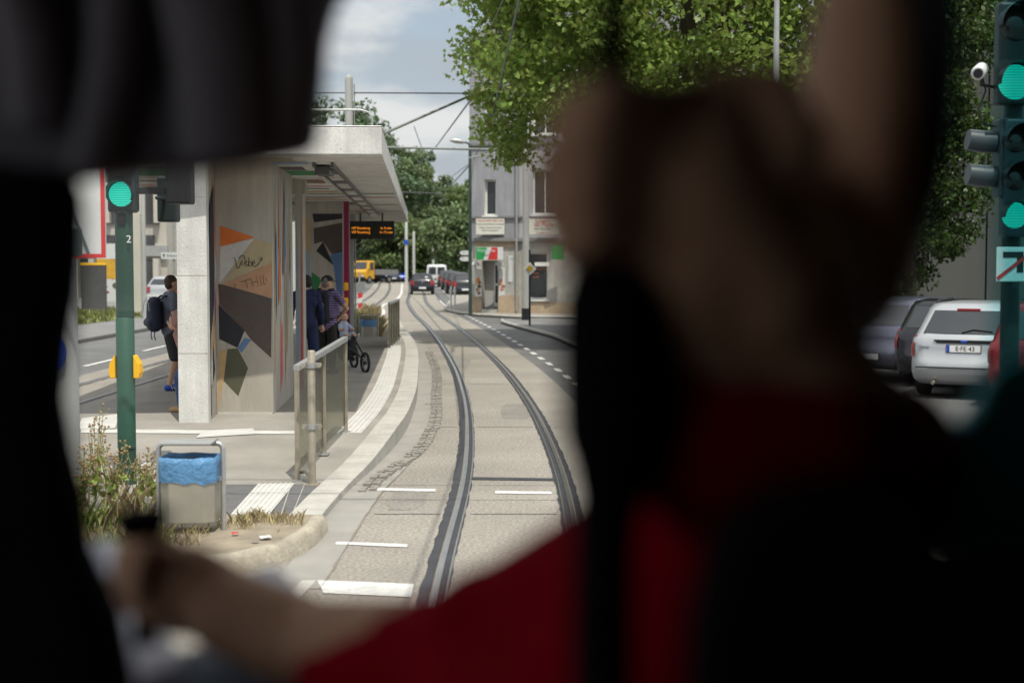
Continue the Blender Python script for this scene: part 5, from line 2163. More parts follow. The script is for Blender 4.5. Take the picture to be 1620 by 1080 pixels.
    for sy in (.78, L - .82):
        for sx in (-1, 1):
            g_ = MB()
            xx = sx * (w - .12)
            g_.tube([(xx - .1, sy, wr), (xx - .085, sy, wr), (xx + .085, sy, wr), (xx + .1, sy, wr)], [wr * .86, wr, wr, wr * .86], M_TYRE, 24)
            wh = g_.build('wheel', th_)
            g_ = MB()
            xo = xx + sx * .102
            g_.tube([(xo, sy, wr), (xo + sx * .01, sy, wr)], [wr * .66, wr * .6], M_RIM, 20)
            g_.build('rim', wh)
            g_ = MB()
            arc = [R(a) for a in range(-10, 191, 20)]
            xs0 = sx * (w + .004)
            ring = [(xs0, sy + math.cos(a) * wr * 1.2, wr + math.sin(a) * wr * 1.2) for a in arc]
            g_.poly([(xs0 - sx * .0, sy + math.cos(a) * wr * 1.18, wr + math.sin(a) * wr * 1.15) for a in arc], M_BLACK)
            g_.build('wheel_arch', th_)
    # lamps
    for sx in (-1, 1):
        g_ = MB()
        if tail == 'corner':
            z0_, z1_ = .66, .95
            pts = []
            for z in (z0_, (z0_ + z1_) / 2, z1_):
                yr, yf, ww, r_ = at_z(z)
                row = []
                for a in (0, 22, 45, 68, 90):
                    row.append((sx * (ww - r_ + (r_ + .012) * math.sin(R(a))), yr + r_ - (r_ + .012) * math.cos(R(a)), z))
                row.append((sx * (ww + .012), yr + r_ + .06, z))
                pts += row
            g_.raw(pts, [(6 * j + i, 6 * j + i + 1, 6 * j + 7 + i, 6 * j + 6 + i) for j in range(2) for i in range(6 - 1)], M_TAIL, True)
        else:                                           # upright lamps at the corners
            z0_, z1_ = .66, 1.0 if tail == 'upright' else 1.25
            pts = []
            for z in (z0_, z0_ + .1, (z0_ + z1_) / 2, z1_):
                yr, yf, ww, r_ = at_z(z)
                for a in (42, 60, 75, 90):
                    pts.append((sx * (ww - r_ + (r_ + .012) * math.sin(R(a))), yr + r_ - (r_ + .012) * math.cos(R(a)), z))
            g_.raw(pts, [(4 * j + i, 4 * j + i + 1, 4 * j + 5 + i, 4 * j + 4 + i) for j in range(3) for i in range(3)], M_TAIL, True)
        g_.build('tail_light', th_)
        g_ = MB()
        pts = []
        for z in (.62, .70, .78):
            yr, yf, ww, r_ = at_z(z)
            for a in (20, 45, 70, 88):
                pts.append((sx * (ww - r_ + (r_ + .012) * math.sin(R(a))), yf - r_ + (r_ + .012) * math.cos(R(a)), z))
        g_.raw(pts, [(4 * j + i, 4 * j + i + 1, 4 * j + 5 + i, 4 * j + 4 + i) for j in range(2) for i in range(3)], M_HEADL, True)
        g_.build('headlight', th_)
    # plates, grille
    yr = at_z(.8)[0]
    zpl = .80 if plate else .46
    yr = at_z(zpl)[0]
    g_ = MB()
    g_.box((0, yr - .012, zpl), (.54, .02, .125), M_BLACK)
    g_.box((0, yr - .0225, zpl), (.52, .004, .11), M_PLATE)
    g_.box((-.235, yr - .0245, zpl), (.045, .004, .11), M_SIGNB)
    pl_ = g_.build('number_plate', th_)
    if plate:
        text_mesh(plate, .10, M_BLACK, pl_, facing(.025, yr - .026, zpl - .002), 'lettering')
    g_ = MB()
    yf = at_z(.5)[1]
    g_.box((0, yf + .004, .46), (.52, .02, .11), M_PLATE)
    g_.build('number_plate', th_)
    g_ = MB()
    g_.box((0, at_z(.66)[1] + .0, .66), (.7, .03, .1), M_BLACK)
    g_.box((0, at_z(.33)[1] + .0, .33), (.9, .03, .1), M_BLACK)
    g_.build('grille', th_)
    # mirrors
    for sx in (-1, 1):
        g_ = MB()
        g_.ball((sx * (w + .08), L - 1.45, 1.02), (.1, .06, .07), pm, 10, 6)
        g_.build('mirror', th_)
    return th_, at_z


SD = R(3.8)                                             # street heading, to the left
P_CHAR = paint('charcoal', (.025, .026, .03))
P_BLK, P_SIL, P_RED, P_VW, P_WHT, P_BLUE, P_GRY, P_DKB = paint('black', (.012, .012, .016)), paint('silver', (.40, .41, .42), .5, .35), paint('red', (.36, .015, .02)), paint('grey_violet', (.11, .115, .155), .5), paint('white', (.62, .62, .62), 0), paint('blue', (.02, .06, .38)), paint('grey', (.16, .16, .17), .5), paint('dark_blue', (.02, .03, .07))


def rearpos(px, pyb):
    q = G(px, pyb, 0)
    return (q.x, q.y, 0.0)


blk, _ = car('parked_car', 'black hatchback driving away on the tracks', rearpos(668, 466), R(4), P_BLK, 'hatch', 3.7, 1.68, 1.44, cat='car')
blk.name = 'hatchback_car'
g = MB()
g.cyl((0, .058, .84), (0, .05, .84), .055, M_RIM, 12)
g.build('emblem', blk)
g = MB()
g.ball((.28, .2, 1.16), (.10, .02, .10), M_SIGNW, 10, 6)
g.build('sticker', blk)
van, _ = car('white_van', 'white delivery van seen from behind in the far traffic', (P(691, 440, 128).x, 128, 0), R(4), P_WHT, 'van', 4.4, 1.85, 2.0, cat='van', tail='tall')
q, _ = car('parked_car', 'nearest dark car of the queue by the dark green street lamp', (P(736, 470, 91).x, 91, 0), R(4), P_CHAR, 'hatch', 3.9, 1.7, 1.5, 'queue of cars at the right kerb')
for px, Y, lb in ((725, 99, 'second dark car of the queue, behind the nearest one'), (715.5, 112, 'third car of the queue, dark, half hidden'), (708, 126, 'fourth car of the queue, far away'), (702.5, 141, 'last car of the queue beside the white van')):
    dup(q, (P(px, 450, Y).x, Y, 0), R(4), lb)
car('oncoming_car', 'small blue car facing the camera at the end of the tracks', (P(628, 440, 162).x, 166, 0), R(184), P_BLUE, 'hatch', 3.8, 1.7, 1.5)
car('oncoming_car', 'dark low car between the yellow truck and the blue car', (P(607, 440, 158).x, 162, 0), R(196), P_DKB, 'hatch', 4.2, 1.74, 1.4)
car('parked_car', 'silver car parked behind the white railing at the left', (P(256, 470, 66).x, 66, .11), R(-3), P_SIL, 'hatch', 4.2, 1.7, 1.42)

# yellow truck
tr = thing('flatbed_truck', 'yellow flatbed truck turning at the far end of the street', 'truck', (P(566, 447, 150).x, 150, 0), R(150))
P_YEL = paint('yellow', (.62, .32, .008), 0)
g = MB()
prof = [(0, .45), (0, 1.25), (-.35, 1.45), (-.75, 2.35), (-1.75, 2.4), (-1.75, .45)]
g.prism([(-.95, y, z) for y, z in prof], (1.9, 0, 0), P_YEL)
g.build('cab', tr, bevel=.08)
g = MB()
g.prism([(-.85, -.36, 1.50), (.85, -.36, 1.50), (.75, -.70, 2.25), (-.75, -.70, 2.25)], (0, .012, .01), M_WIN)
g.build('windscreen', tr)
for sx in (-1, 1):
    g = MB()
    g.prism([(sx * .955, -.75, 1.42), (sx * .955, -1.55, 1.42), (sx * .955, -1.55, 2.2), (sx * .955, -.95, 2.2)], (sx * .01, 0, 0), M_WIN)
    g.build('side_window', tr)
    g = MB()
    g.box((sx * .65, .01, .8), (.32, .04, .2), M_HEADL)
    g.build('headlight', tr)
    g = MB()
    g.box((sx * 1.1, -.5, 1.7), (.12, .12, .36), M_YEL)
    g.build('mirror', tr)
    for yy in (-.8, -4.4):
        g = MB()
        g.tube([(sx * .72, yy, .4), (sx * .96, yy, .4)], .4, M_TYRE, 20)
        wh = g.build('wheel', tr)
        g = MB()
        g.tube([(sx * .962, yy, .4), (sx * .975, yy, .4)], .22, M_RIM, 14)
        g.build('rim', wh)
g = MB()
g.box((0, -.0, .55), (1.9, .12, .25), M_BLACK)
g.box((0, -3.6, .62), (1.0, 4.2, .18), M_BLACK)
g.build('chassis', tr)
g = MB()
g.box((0, -4.0, 1.15), (2.0, 4.2, .55), mat('truck_bed', (.20, .20, .20), .6, .15, 2))
g.build('bed', tr, bevel=.02)

# cars parked on the right
fo, az = car('parked_car', 'silver estate car with its number plate towards the camera, left of the red car', (P(1522, 600, 22.3).x, 22.3, 0), R(-28), P_SIL, 'wagon', 4.4, 1.72, 1.52, plate='E·FE 43', tail='upright')
g = MB()
ya = az(.93)[0]
g.prism([(-.47, ya - .03, .935), (.47, ya - .03, .935), (.42, ya - .03, .885), (-.42, ya - .03, .885)], (0, .02, 0), M_BLACK)
g.build('plate_recess', fo)
g = MB()
g.ball((0, ya - .036, .91), (.055, .008, .025), M_SIGNB, 12, 6)
g.build('emblem', fo)
text_mesh('focus', .075, M_TXTG, fo, facing(-.62, az(.82)[0] - .012, .815, 0, 0), 'badge', shear=.3)
g = MB()
g.box((0, az(Ht_ := 1.40)[0] - .02, 1.405), (.36, .03, .035), M_TAIL)
g.build('brake_light', fo)
g = MB()
g.box((0, -.012, .50), (1.45, .015, .02), M_BLACK)
g.build('bumper_strip', fo)
g = MB()
for sx in (-.58, .58):
    g.tube([(sx, .9, 1.50), (sx, 1.0, 1.545), (sx, 2.2, 1.555), (sx, 2.35, 1.50)], .016, M_BLACK, 6)
g.build('roof_rail', fo)
g = MB()
g.tube([(-.05, az(1.05)[0] - .025, 1.05), (.12, az(1.1)[0] - .03, 1.10), (.42, az(1.08)[0] - .03, 1.07)], .010, M_BLACK, 6)
g.build('wiper', fo)
g = MB()
g.cyl((-.45, .12, .27), (-.45, -.02, .25), .03, M_STAIN, 10)
g.build('exhaust_pipe', fo)
car('parked_car', 'red car partly cut off behind the dark teal panel at right', (P(1655, 610, 20.6).x, 20.6, 0), R(-27), P_RED, 'wagon', 4.3, 1.74, 1.56, tail='upright')
car('parked_car', 'black car squeezed between the silver estate car and the grey violet car', (P(1484, 600, 24.4).x, 24.4, 0), R(-30), P_BLK, 'hatch', 3.6, 1.66, 1.52, tail='upright')
vw, az = car('parked_car', 'grey violet hatchback parked leftmost of the cars on the right', (P(1370, 600, 25.8).x, 25.8, 0), R(-48), P_VW, 'wagon', 4.3, 1.78, 1.52)

# ------------------------------------------------------------------ people
M_HAIRB = mat('black_hair', (.012, .010, .009), .6, .3, 30)
M_HAIRR = mat('reddish_hair', (.16, .07, .03), .6, .3, 30)
M_HAIRG = mat('grey_hair', (.20, .18, .16), .7, .2, 30)
M_HAIRD = mat('brown_hair', (.06, .035, .02), .6, .3, 30)
M_TROUS = mat('dark_trousers', (.022, .019, .018), .9, .15, 8, .2, 30)
M_NAVY = mat('navy_cloth', (.016, .022, .065), .9, .15, 8, .2, 30)
M_JEANS = mat('jeans', (.05, .085, .20), .9, .15, 8, .3, 60)
M_TEE = mat('grey_blue_tee', (.14, .15, .19), .9, .1, 6, .2, 25)
M_SHORTS = mat('dark_shorts', (.035, .032, .036), .9, .15, 6, .2, 25)
M_POLO = stripes('striped_polo', (.085, .052, .165), (.30, .25, .36), 7.2)
M_REDT = mat('red_tshirt', (.35, .03, .04), .9, .1, 6)
M_PINK = mat('salmon_top', (.30, .17, .14), .9, .1, 6)
M_BLUESH = mat('blue_shoe', (.03, .09, .42), .7, .1, 10)
M_BPACK = mat('backpack_cloth', (.012, .012, .016), .8, .2, 10, .2, 40)
M_BPNAVY = mat('backpack_navy', (.018, .024, .05), .8, .2, 10, .2, 40)
M_TANSH = mat('tan_shoe', (.40, .27, .13), .7, .1, 10)
M_EYE = mat('eye_dark', (.02, .015, .012), .3, .1, 10)
M_LIP = mat('lips', (.32, .12, .10), .6, .05, 10)


def person(label, loc, rz, h=1.75, group=None, shirt=M_NAVY, legs=M_TROUS, shorts=False, hair=M_HAIRB, shoes=M_BLACK, arms=None, head_turn=0.0, cap=None, belly=0.0, lean=0.0, vox=.011, stance=None, short_sleeve=True, face=False, glasses=False):
    k = h / 1.75
    th_ = thing('person', label, 'person', loc, rz, group)
    th_.scale = (k, k, k)
    J = dict(ankL=(-.10, 0, .09), ankR=(.10, 0, .09), kneL=(-.10, .03, .49), kneR=(.10, .03, .49), hipL=(-.085, 0, .92), hipR=(.085, 0, .92),
             shL=(-.185, lean, 1.42), shR=(.185, lean, 1.42), elL=(-.25, lean - .03, 1.14), elR=(.25, lean - .03, 1.14), wrL=(-.27, .08, .90), wrR=(.27, .08, .90), neck=(0, lean, 1.47), head=(0, lean + .03, 1.62))
    if stance:
        J.update(stance)
    if arms:
        J.update(arms)
    J = {a: Vector(b) for a, b in J.items()}
    ht = Matrix.Rotation(head_turn, 3, 'Z')
    caps, balls = [], []
    for s_ in 'LR':
        sx = -1 if s_ == 'L' else 1
        caps += [(J['hip' + s_], J['kne' + s_], .082, .056), (J['kne' + s_], J['ank' + s_], .055, .038), (J['ank' + s_] + Vector((0, -.02, -.045)), J['ank' + s_] + Vector((0, .14, -.055)), .042, .034)]
        caps += [(J['sh' + s_], J['el' + s_], .052, .040), (J['el' + s_], J['wr' + s_], .040, .027)]
        d = (J['wr' + s_] - J['el' + s_]).normalized()
        side = d.cross(Vector((0, 1, 0)))
        if side.length < .1:
            side = d.cross(Vector((1, 0, 0)))
        side.normalize()
        pc = J['wr' + s_] + d * .05
        caps.append((J['wr' + s_] + d * .01, pc + d * .03, .026, .036))
        for f_ in range(4):                              # four fingers and a thumb
            o_ = side * (f_ - 1.5) * .021
            ln = (.062, .078, .072, .056)[f_]
            caps.append((pc + o_ + d * .025, pc + o_ * 1.15 + d * (.03 + ln) + Vector((0, .012, 0)), .0115, .009))
        caps.append((pc - side * .03 - d * .02, pc - side * .062 + d * .035, .013, .010))
    caps += [(J['hipL'], J['hipR'], .088, .088), ((0, 0, .96), (0, lean * .5 + .01, 1.16), .125, .118), ((0, lean * .5 + .01, 1.16), (0, lean, 1.33), .118, .135), (J['shL'] * .75 + J['shR'] * .25, J['shR'] * .75 + J['shL'] * .25, .085, .085),
             (J['neck'] - Vector((0, 0, .05)), J['neck'] + Vector((0, .012, .08)), .056, .054)]
    hd_ = J['head']
    balls += [(hd_ + ht @ Vector((0, -.012, .03)), (.078, .098, .10)), (hd_ + ht @ Vector((0, .022, -.04)), (.062, .075, .075)), (hd_ + ht @ Vector((0, .10, -.012)), (.014, .022, .022)), (hd_ + ht @ Vector((.08, -.005, -.005)), (.014, .024, .034)), (hd_ + ht @ Vector((-.08, -.005, -.005)), (.014, .024, .034))]
    blob('body', caps, balls, M_SKIN, vox, th_, 3)
    # clothes
    sc = []
    for s_ in 'LR':
        t = .62 if short_sleeve else 1.0
        e_ = J['sh' + s_].lerp(J['el' + s_], t)
        sc.append((J['sh' + s_], e_, .066, .062 if short_sleeve else .052))
        if not short_sleeve:
            sc.append((J['el' + s_], J['wr' + s_].lerp(J['el' + s_], .08), .052, .04))
    sc += [((0, 0, .93), (0, lean * .5 + .01 + belly * .3, 1.16), .148 + belly * .3, .142 + belly), ((0, lean * .5 + .01, 1.16), (0, lean, 1.33), .142 + belly * .8, .150), (J['shL'] * .78 + J['shR'] * .22, J['shR'] * .78 + J['shL'] * .22, .098, .098), ((-.06, 0, .93), (.06, 0, .93), .135, .135), ((-.07, lean, 1.3), (.07, lean, 1.3), .135, .135)]
    blob('shirt', sc, [], shirt, vox, th_, 3)
    tc_ = []
    for s_ in 'LR':
        if shorts:
            tc_ += [(J['hip' + s_], J['kne' + s_].lerp(J['hip' + s_], .05), .105, .088)]
        else:
            tc_ += [(J['hip' + s_], J['kne' + s_], .102, .078), (J['kne' + s_], J['ank' + s_] + Vector((0, 0, -.02)), .076, .062)]
    tc_ += [(J['hipL'], J['hipR'], .11, .11), ((-.05, 0, .98), (.05, 0, .98), .12, .12)]
    blob('shorts' if shorts else 'trousers', tc_, [], legs, vox, th_, 3)
    for s_ in 'LR':
        g_ = MB()
        a_ = J['ank' + s_]
        capsule(g_, a_ + Vector((0, -.035, -.045)), a_ + Vector((0, .15, -.052)), .052, .042, shoes)
        for v in g_.v:
            v.z = max(v.z, .002)
        if shoes is M_BLUESH:
            for t in (.02, .055, .09):
                g_.box(a_ + Vector((-.052, t, -.04)), (.006, .014, .06), M_SIGNW, Matrix.Rotation(R(25), 3, 'X'))
                g_.box(a_ + Vector((.052, t, -.04)), (.006, .014, .06), M_SIGNW, Matrix.Rotation(R(25), 3, 'X'))
        g_.build('shoe', th_)
    # hair
    if hair is not None:
        hb_ = [(hd_ + ht @ Vector((0, -.025, .048)), (.086, .10, .094)), (hd_ + ht @ Vector((0, -.05, 0)), (.082, .068, .09))]
        o_ = blob('hair', [], hb_, hair, vox * .8, th_, 2)
    if cap:
        g_ = MB()
        vs_ = []
        c0 = hd_ + ht @ Vector((0, -.015, .045))
        for j in range(6):
            ph = R(90 * j / 5)
            for i in range(16):
                a_ = 2 * math.pi * i / 16
                vs_.append(c0 + ht @ Vector((.095 * math.cos(a_) * math.cos(ph), .115 * math.sin(a_) * math.cos(ph), .105 * math.sin(ph))))
        g_.raw(vs_, [(16 * j + i, 16 * j + (i + 1) % 16, 16 * j + 16 + (i + 1) % 16, 16 * j + 16 + i) for j in range(5) for i in range(16)], cap, True)
        br = [c0 + ht @ Vector((.08 * math.cos(a_), .085 + .11 * math.sin(a_), .004 - .02 * math.sin(a_))) for a_ in [math.pi * t / 8 for t in range(9)]]
        g_.prism(br, (0, 0, .008), cap)
        cp = g_.build('cap', th_)
        q_ = c0 + ht @ Vector((-.06, -.085, .03))
        g_ = MB()
        g_.ball(q_, (.035, .016, .014), M_SIGNW, 8, 6)
        g_.build('cap_logo', cp)
    if face or glasses:
        g_ = MB()
        for sx in (-1, 1):
            g_.ball(hd_ + ht @ Vector((sx * .030, .089, .005)), (.011, .007, .007), M_EYE, 8, 6)
            g_.box(hd_ + ht @ Vector((sx * .030, .094, .024)), (.028, .006, .005), M_HAIRD, ht)
        g_.box(hd_ + ht @ Vector((0, .096, -.062)), (.040, .008, .009), M_LIP, ht)
        g_.build('face', th_)
    if glasses:
        g_ = MB()
        for sx in (-1, 1):
            g_.tube([hd_ + ht @ Vector((sx * .032 + .02 * math.cos(a_), .105, .005 + .016 * math.sin(a_))) for a_ in [2 * math.pi * t / 10 for t in range(10)]], .003, M_SIGNW, 5, closed=True)
            g_.tube([hd_ + ht @ Vector((sx * .052, .105, .008)), hd_ + ht @ Vector((sx * .084, .0, .006))], .003, M_SIGNW, 5)
        g_.build('glasses', th_)
    return th_


def pz(px, Y):
    q_ = P(px, 500, Y)
    return (q_.x, Y, zp(Y))


BPZ = lambda th_, v: th_.matrix_basis @ Vector(v)


def backpack(label, owner, m, size=(.34, .2, .52), zc=1.18, lean=0.0):
    bpy.context.view_layer.update()
    th_ = thing('backpack', label, 'backpack', owner.matrix_world @ Vector((0, -.25 + lean, zc - .26)), owner.rotation_euler.z)
    w_, d_, h_ = size
    caps = [((-w_ / 2 + .09, 0, .10), (w_ / 2 - .09, 0, .10), .105, .105), ((-w_ / 2 + .10, 0, h_ - .10), (w_ / 2 - .10, 0, h_ - .10), .095, .095), ((0, 0, .1), (0, 0, h_ - .1), .13, .115), ((-w_ / 2 + .09, 0, .1), (-w_ / 2 + .1, 0, h_ - .1), .10, .09), ((w_ / 2 - .09, 0, .1), (w_ / 2 - .1, 0, h_ - .1), .10, .09), ((-.08, -.08, .12), (.08, -.08, .12), .07, .07)]
    blob('bag', caps, [], m, .012, th_, 3)
    for sx in (-1, 1):
        g_ = MB()
        pts = [(sx * .09, .06, h_ - .03), (sx * .12, .14, h_ + .02), (sx * .13, .25, h_ + .03), (sx * .13, .36, h_ - .05), (sx * .15, .40, h_ - .22), (sx * .18, .30, .12), (sx * .15, .07, .08)]
        g_.tube(pts, .018, m, 6)
        g_.build('strap', th_)
    g_ = MB()
    pts = [(.16 * math.cos(a_), -.125 - .0, .10 + .20 + .17 * math.sin(a_)) for a_ in [math.pi * t / 10 for t in range(11)]]
    g_.tube(pts, .005, M_GALV, 5)
    g_.build('zip', th_)
    g_ = MB()
    for sx in (-.1, .08):
        g_.tube([(sx, -.02, .02), (sx + .01, -.03, -.08), (sx, -.01, -.15)], .008, m, 5)
    g_.build('loose_strap', th_)
    return th_


man = person('heavy man in a purple striped polo shirt and black cap, hand on hip', pz(517, 25.0), R(-24), 1.72, None, M_POLO, M_TROUS, False, M_HAIRG, M_BLACK, dict(elR=(.44, -.04, 1.18), wrR=(.24, .06, 1.03), elL=(-.27, .02, 1.14), wrL=(-.2, .2, 1.0)), R(-45), M_BPACK, .085, .02)
backpack('black backpack worn by the man in the striped polo shirt', man, M_BPACK, (.38, .22, .58), 1.16)
person('dark haired person in a navy shirt with their back turned, left of the striped man', pz(485, 24.4), R(12), 1.74, None, M_NAVY, M_NAVY, False, M_HAIRB, M_BLACK, None, R(25), short_sleeve=False)
person('boy with short reddish hair and a red shirt peering past the striped man', pz(512.5, 26.8), R(180), 1.62, None, M_REDT, M_JEANS, False, None, M_BLACK, None, 0, face=True)
bo = [o_ for o_ in bpy.data.objects if o_.get('label', '').startswith('boy with')][0]
g = MB()
hm = MB()
hm.ball((0, -.025, 1.675), (.084, .094, .072), M_HAIRR, 14, 8)
hm.ball((0, .03, 1.73), (.04, .04, .03), M_HAIRR, 10, 6)
hm.build('hair', bo)
lm_ = person('man in a grey blue tee shirt, dark shorts and blue trainers beside the white pier', pz(270, 21.8), R(-60), 1.76, None, M_TEE, M_SHORTS, True, M_HAIRD, M_BLUESH, None, 0, stance=dict(ankL=(-.08, .10, .09), kneL=(-.09, .08, .49), ankR=(.10, -.06, .09)))
backpack('navy backpack on the man in dark shorts, left of the white pier', lm_, M_BPNAVY, (.34, .2, .5), 1.18)
# person with glasses half hidden by the pier, bending forward
sit = person('person in jeans, glasses and tan shoes, mostly hidden behind the white pier', pz(312, 18.6), R(82), 1.62, None, M_PINK, M_JEANS, False, M_HAIRR, M_TANSH, dict(shL=(-.185, .22, 1.10), shR=(.185, .22, 1.10), elL=(-.25, .12, .86), elR=(.25, .12, .86), wrL=(-.2, .16, .66), wrR=(.2, .16, .66), neck=(0, .26, 1.14), head=(0, .33, 1.27)), R(15), lean=.22, glasses=True, stance=dict(kneL=(-.10, .24, .49), ankL=(-.10, .20, .09), kneR=(.10, .10, .49)))
# stroller
sl = Vector(pz(549, 26.1))
st = thing('stroller', 'black three wheeled stroller standing behind the glass barrier', 'stroller', sl, R(-150))
g = MB()
for sx in (-.2, .2):
    g.tube([(sx, -.50, 1.02), (sx, -.25, .72), (sx * .8, .05, .50), (sx * .25, .55, .34), (sx * .2, .78, .22)], .016, M_BLACK, 8)
    g.tube([(sx * .9, -.05, .58), (sx * 1.3, -.38, .16)], .016, M_BLACK, 8)
g.tube([(-.2, -.50, 1.02), (.2, -.50, 1.02)], .02, M_BLACK, 8)
g.build('frame', st)
for (x_, y_, r_) in ((0, .80, .17), (-.3, -.38, .16), (.3, -.38, .16)):
    g = MB()
    g.tube([(x_ + 0, y_ + r_ * math.cos(a_), r_ + r_ * .0 + r_ * math.sin(a_) * .98) for a_ in [2 * math.pi * t / 24 for t in range(24)]], .026, M_TYRE, 8, closed=True)
    wh = g.build('wheel', st)
    g = MB()
    for k in range(5):
        a_ = 2 * math.pi * k / 5
        g.tube([(x_, y_, r_), (x_, y_ + r_ * .88 * math.cos(a_), r_ + r_ * .88 * math.sin(a_))], .014, M_RIM, 6)
    g.cyl((x_ - .03, y_, r_), (x_ + .03, y_, r_), .035, M_BLACK, 10)
    g.build('rim', wh)
blob('seat', [((-.13, -.28, .62), (.13, -.28, .62), .07, .07), ((0, -.30, .50), (0, -.42, .92), .15, .13), ((0, -.28, .50), (0, .12, .50), .15, .13), ((0, -.1, .28), (0, -.1, .40), .14, .16), ((0, .12, .46), (0, .3, .34), .10, .08)], [], M_BPACK, .014, st, 3)
# baby
bb = thing('person', 'baby in a pale bib sitting in the black stroller', 'person', sl + Vector((0, 0, 0)), R(-150))
caps = [((0, -.16, .62), (0, -.18, .86), .085, .075), ((-.06, -.12, .62), (-.08, .12, .66), .05, .042), ((.06, -.12, .62), (.08, .12, .66), .05, .042), ((-.08, .12, .66), (-.09, .30, .60), .04, .03), ((.08, .12, .66), (.09, .30, .60), .04, .03),
        ((-.09, -.16, .84), (-.14, -.04, .74), .035, .03), ((-.14, -.04, .74), (-.10, .08, .76), .03, .022), ((.09, -.16, .84), (.14, -.04, .74), .035, .03), ((.14, -.04, .74), (.10, .08, .76), .03, .022), ((0, -.17, .88), (0, -.16, .94), .04, .04)]
for sx in (-1, 1):
    for f_ in range(4):
        caps.append(((sx * (.09 + f_ * .009), .085, .765), (sx * (.085 + f_ * .010), .125, .755), .007, .006))
    caps.append(((sx * .085, .08, .77), (sx * .07, .10, .78), .007, .006))
bb.scale = (.88, .88, .88)
bb.location.z += .07
blob('body', caps, [((0, -.15, 1.01), (.078, .088, .09)), ((0, -.075, .985), (.012, .014, .012)), ((.078, -.15, 1.0), (.012, .018, .024)), ((-.078, -.15, 1.0), (.012, .018, .024))], M_SKIN, .008, bb, 3)
g = MB()
for sx in (-1, 1):
    g.ball((sx * .028, -.069, 1.012), (.009, .006, .007), M_EYE, 8, 6)
g.box((0, -.07, .955), (.03, .006, .006), M_LIP)
g.build('face', bb)
blob('clothes', [((0, -.16, .62), (0, -.175, .86), .098, .088), ((-.06, -.12, .62), (-.08, .12, .66), .06, .052), ((.06, -.12, .62), (.08, .12, .66), .06, .052), ((-.09, -.16, .84), (-.13, -.06, .76), .045, .04), ((.09, -.16, .84), (.13, -.06, .76), .045, .04)], [], mat('pale_cloth', (.40, .44, .55), .9, .1, 10), .01, bb, 3)
for sx in (-1, 1):
    g = MB()
    capsule(g, (sx * .09, .29, .585), (sx * .10, .36, .66), .036, .030, M_GALV)
    g.build('shoe', bb)
blob('hair', [], [((0, -.165, 1.035), (.08, .086, .078))], mat('fair_hair', (.30, .20, .10), .7, .2, 20), .008, bb, 2)
# ------------------------------------------------------------------ the tram cab round the camera, and its driver
M_CABD = mat('cab_dark', (.006, .006, .007), .95, .2, 5, spec=.03)
M_CABG = mat('cab_grey', (.13, .118, .13), .85, .12, 6, .15, 20)
M_CABL = mat('cab_back', (.22, .18, .14), .9, .1, 3)
M_TEAL = mat('cab_teal', (.03, .36, .42), .7, .1, 4)
M_WIND = pane('windscreen_glass', (.96, .97, .96), .025, .0)
cab = thing('tram_cab', 'dark tram driver cab framing the street, close to the camera and blurred', 'tram cab', (0, 0, .95))
CO = Vector((0, 0, .95))


def cbuild(g_, name, **k):
    for i in range(len(g_.v)):
        g_.v[i] = g_.v[i] - CO
    return g_.build(name, cab, **k)


g = MB()
g.box((0, .55, 3.35), (2.6, 3.3, .1), M_CABD)
cbuild(g, 'roof')
g = MB()
g.box((0, .55, .9), (2.6, 3.3, .1), M_CABD)
cbuild(g, 'floor')
g = MB()
g.box((0, -1.05, 2.1), (2.6, .08, 2.4), M_CABL)
cbuild(g, 'rear_wall')
for sx in (-1, 1):
    g = MB()
    g.box((sx * 1.27, .55, 1.3), (.06, 3.2, .72), M_CABD)
    g.box((sx * 1.27, .55, 3.1), (.06, 3.2, .42), M_CABD)
    for yy in (-.9, 1.98):
        g.box((sx * 1.27, yy, 2.28), (.06, .25, 1.24), M_CABD)
    if sx > 0:
        g.box((1.275, .4, 2.28), (.04, 2.6, 1.24), M_CABD)  # closes the right window opening, added to keep sun out of the cab
    cbuild(g, 'side_wall')
g = MB()
g.box((0, 2.16, 1.2), (2.5, .08, .52), M_CABD)
g.box((0, 2.16, 3.15), (2.5, .08, .30), M_CABD)
cbuild(g, 'front_wall')
g = MB()
g.box((0, 2.16, 2.23), (2.46, .008, 1.53), M_WIND)
cbuild(g, 'windscreen')
g = MB()
g.prism([(-1.2, 1.35, 1.50), (1.2, 1.35, 1.50), (1.2, 2.10, 1.44), (-1.2, 2.10, 1.44)], (0, 0, .07), M_CABD)
cbuild(g, 'dashboard', bevel=.02)


def slab(pts, Y, t, m, name, bevel=.02):
    """an upholstered panel with rounded edge: picture outline at its own distance, t metres thick"""
    g_ = MB()
    g_.prism([P(px, py, Y) for px, py in pts], (0, t, 0), m)
    return cbuild(g_, name, bevel=bevel)


# rolled sun blind, hanging low on the left
slab([(-260, -300), (560, -300), (548, -40), (524, 8), (511, 60), (506, 130), (500, 190), (493, 238), (440, 250), (380, 262), (300, 270), (200, 276), (110, 284), (-260, 300)], 1.25, .05, M_CABG, 'sun_blind', .012)
g = MB()
for (a_, b_, r_) in (((20, -60), (70, 190), .03), ((330, -60), (372, 240), .05), ((190, -60), (150, 270), .025), ((455, -40), (450, 220), .028)):
    g.tube([P(*a_, 1.24), P((a_[0] + b_[0]) / 2 + 12, (a_[1] + b_[1]) / 2, 1.235), P(*b_, 1.25)], r_, M_CABG, 12)
cbuild(g, 'blind_fold')
# left door pillar with its rounded shoulder
slab([(-400, 200), (108, 270), (106, 400), (100, 470), (84, 560), (78, 640), (92, 720), (112, 800), (120, 880), (170, 990), (190, 1100), (190, 1300), (-400, 1300)], 1.12, .07, M_CABD, 'door_pillar', .02)
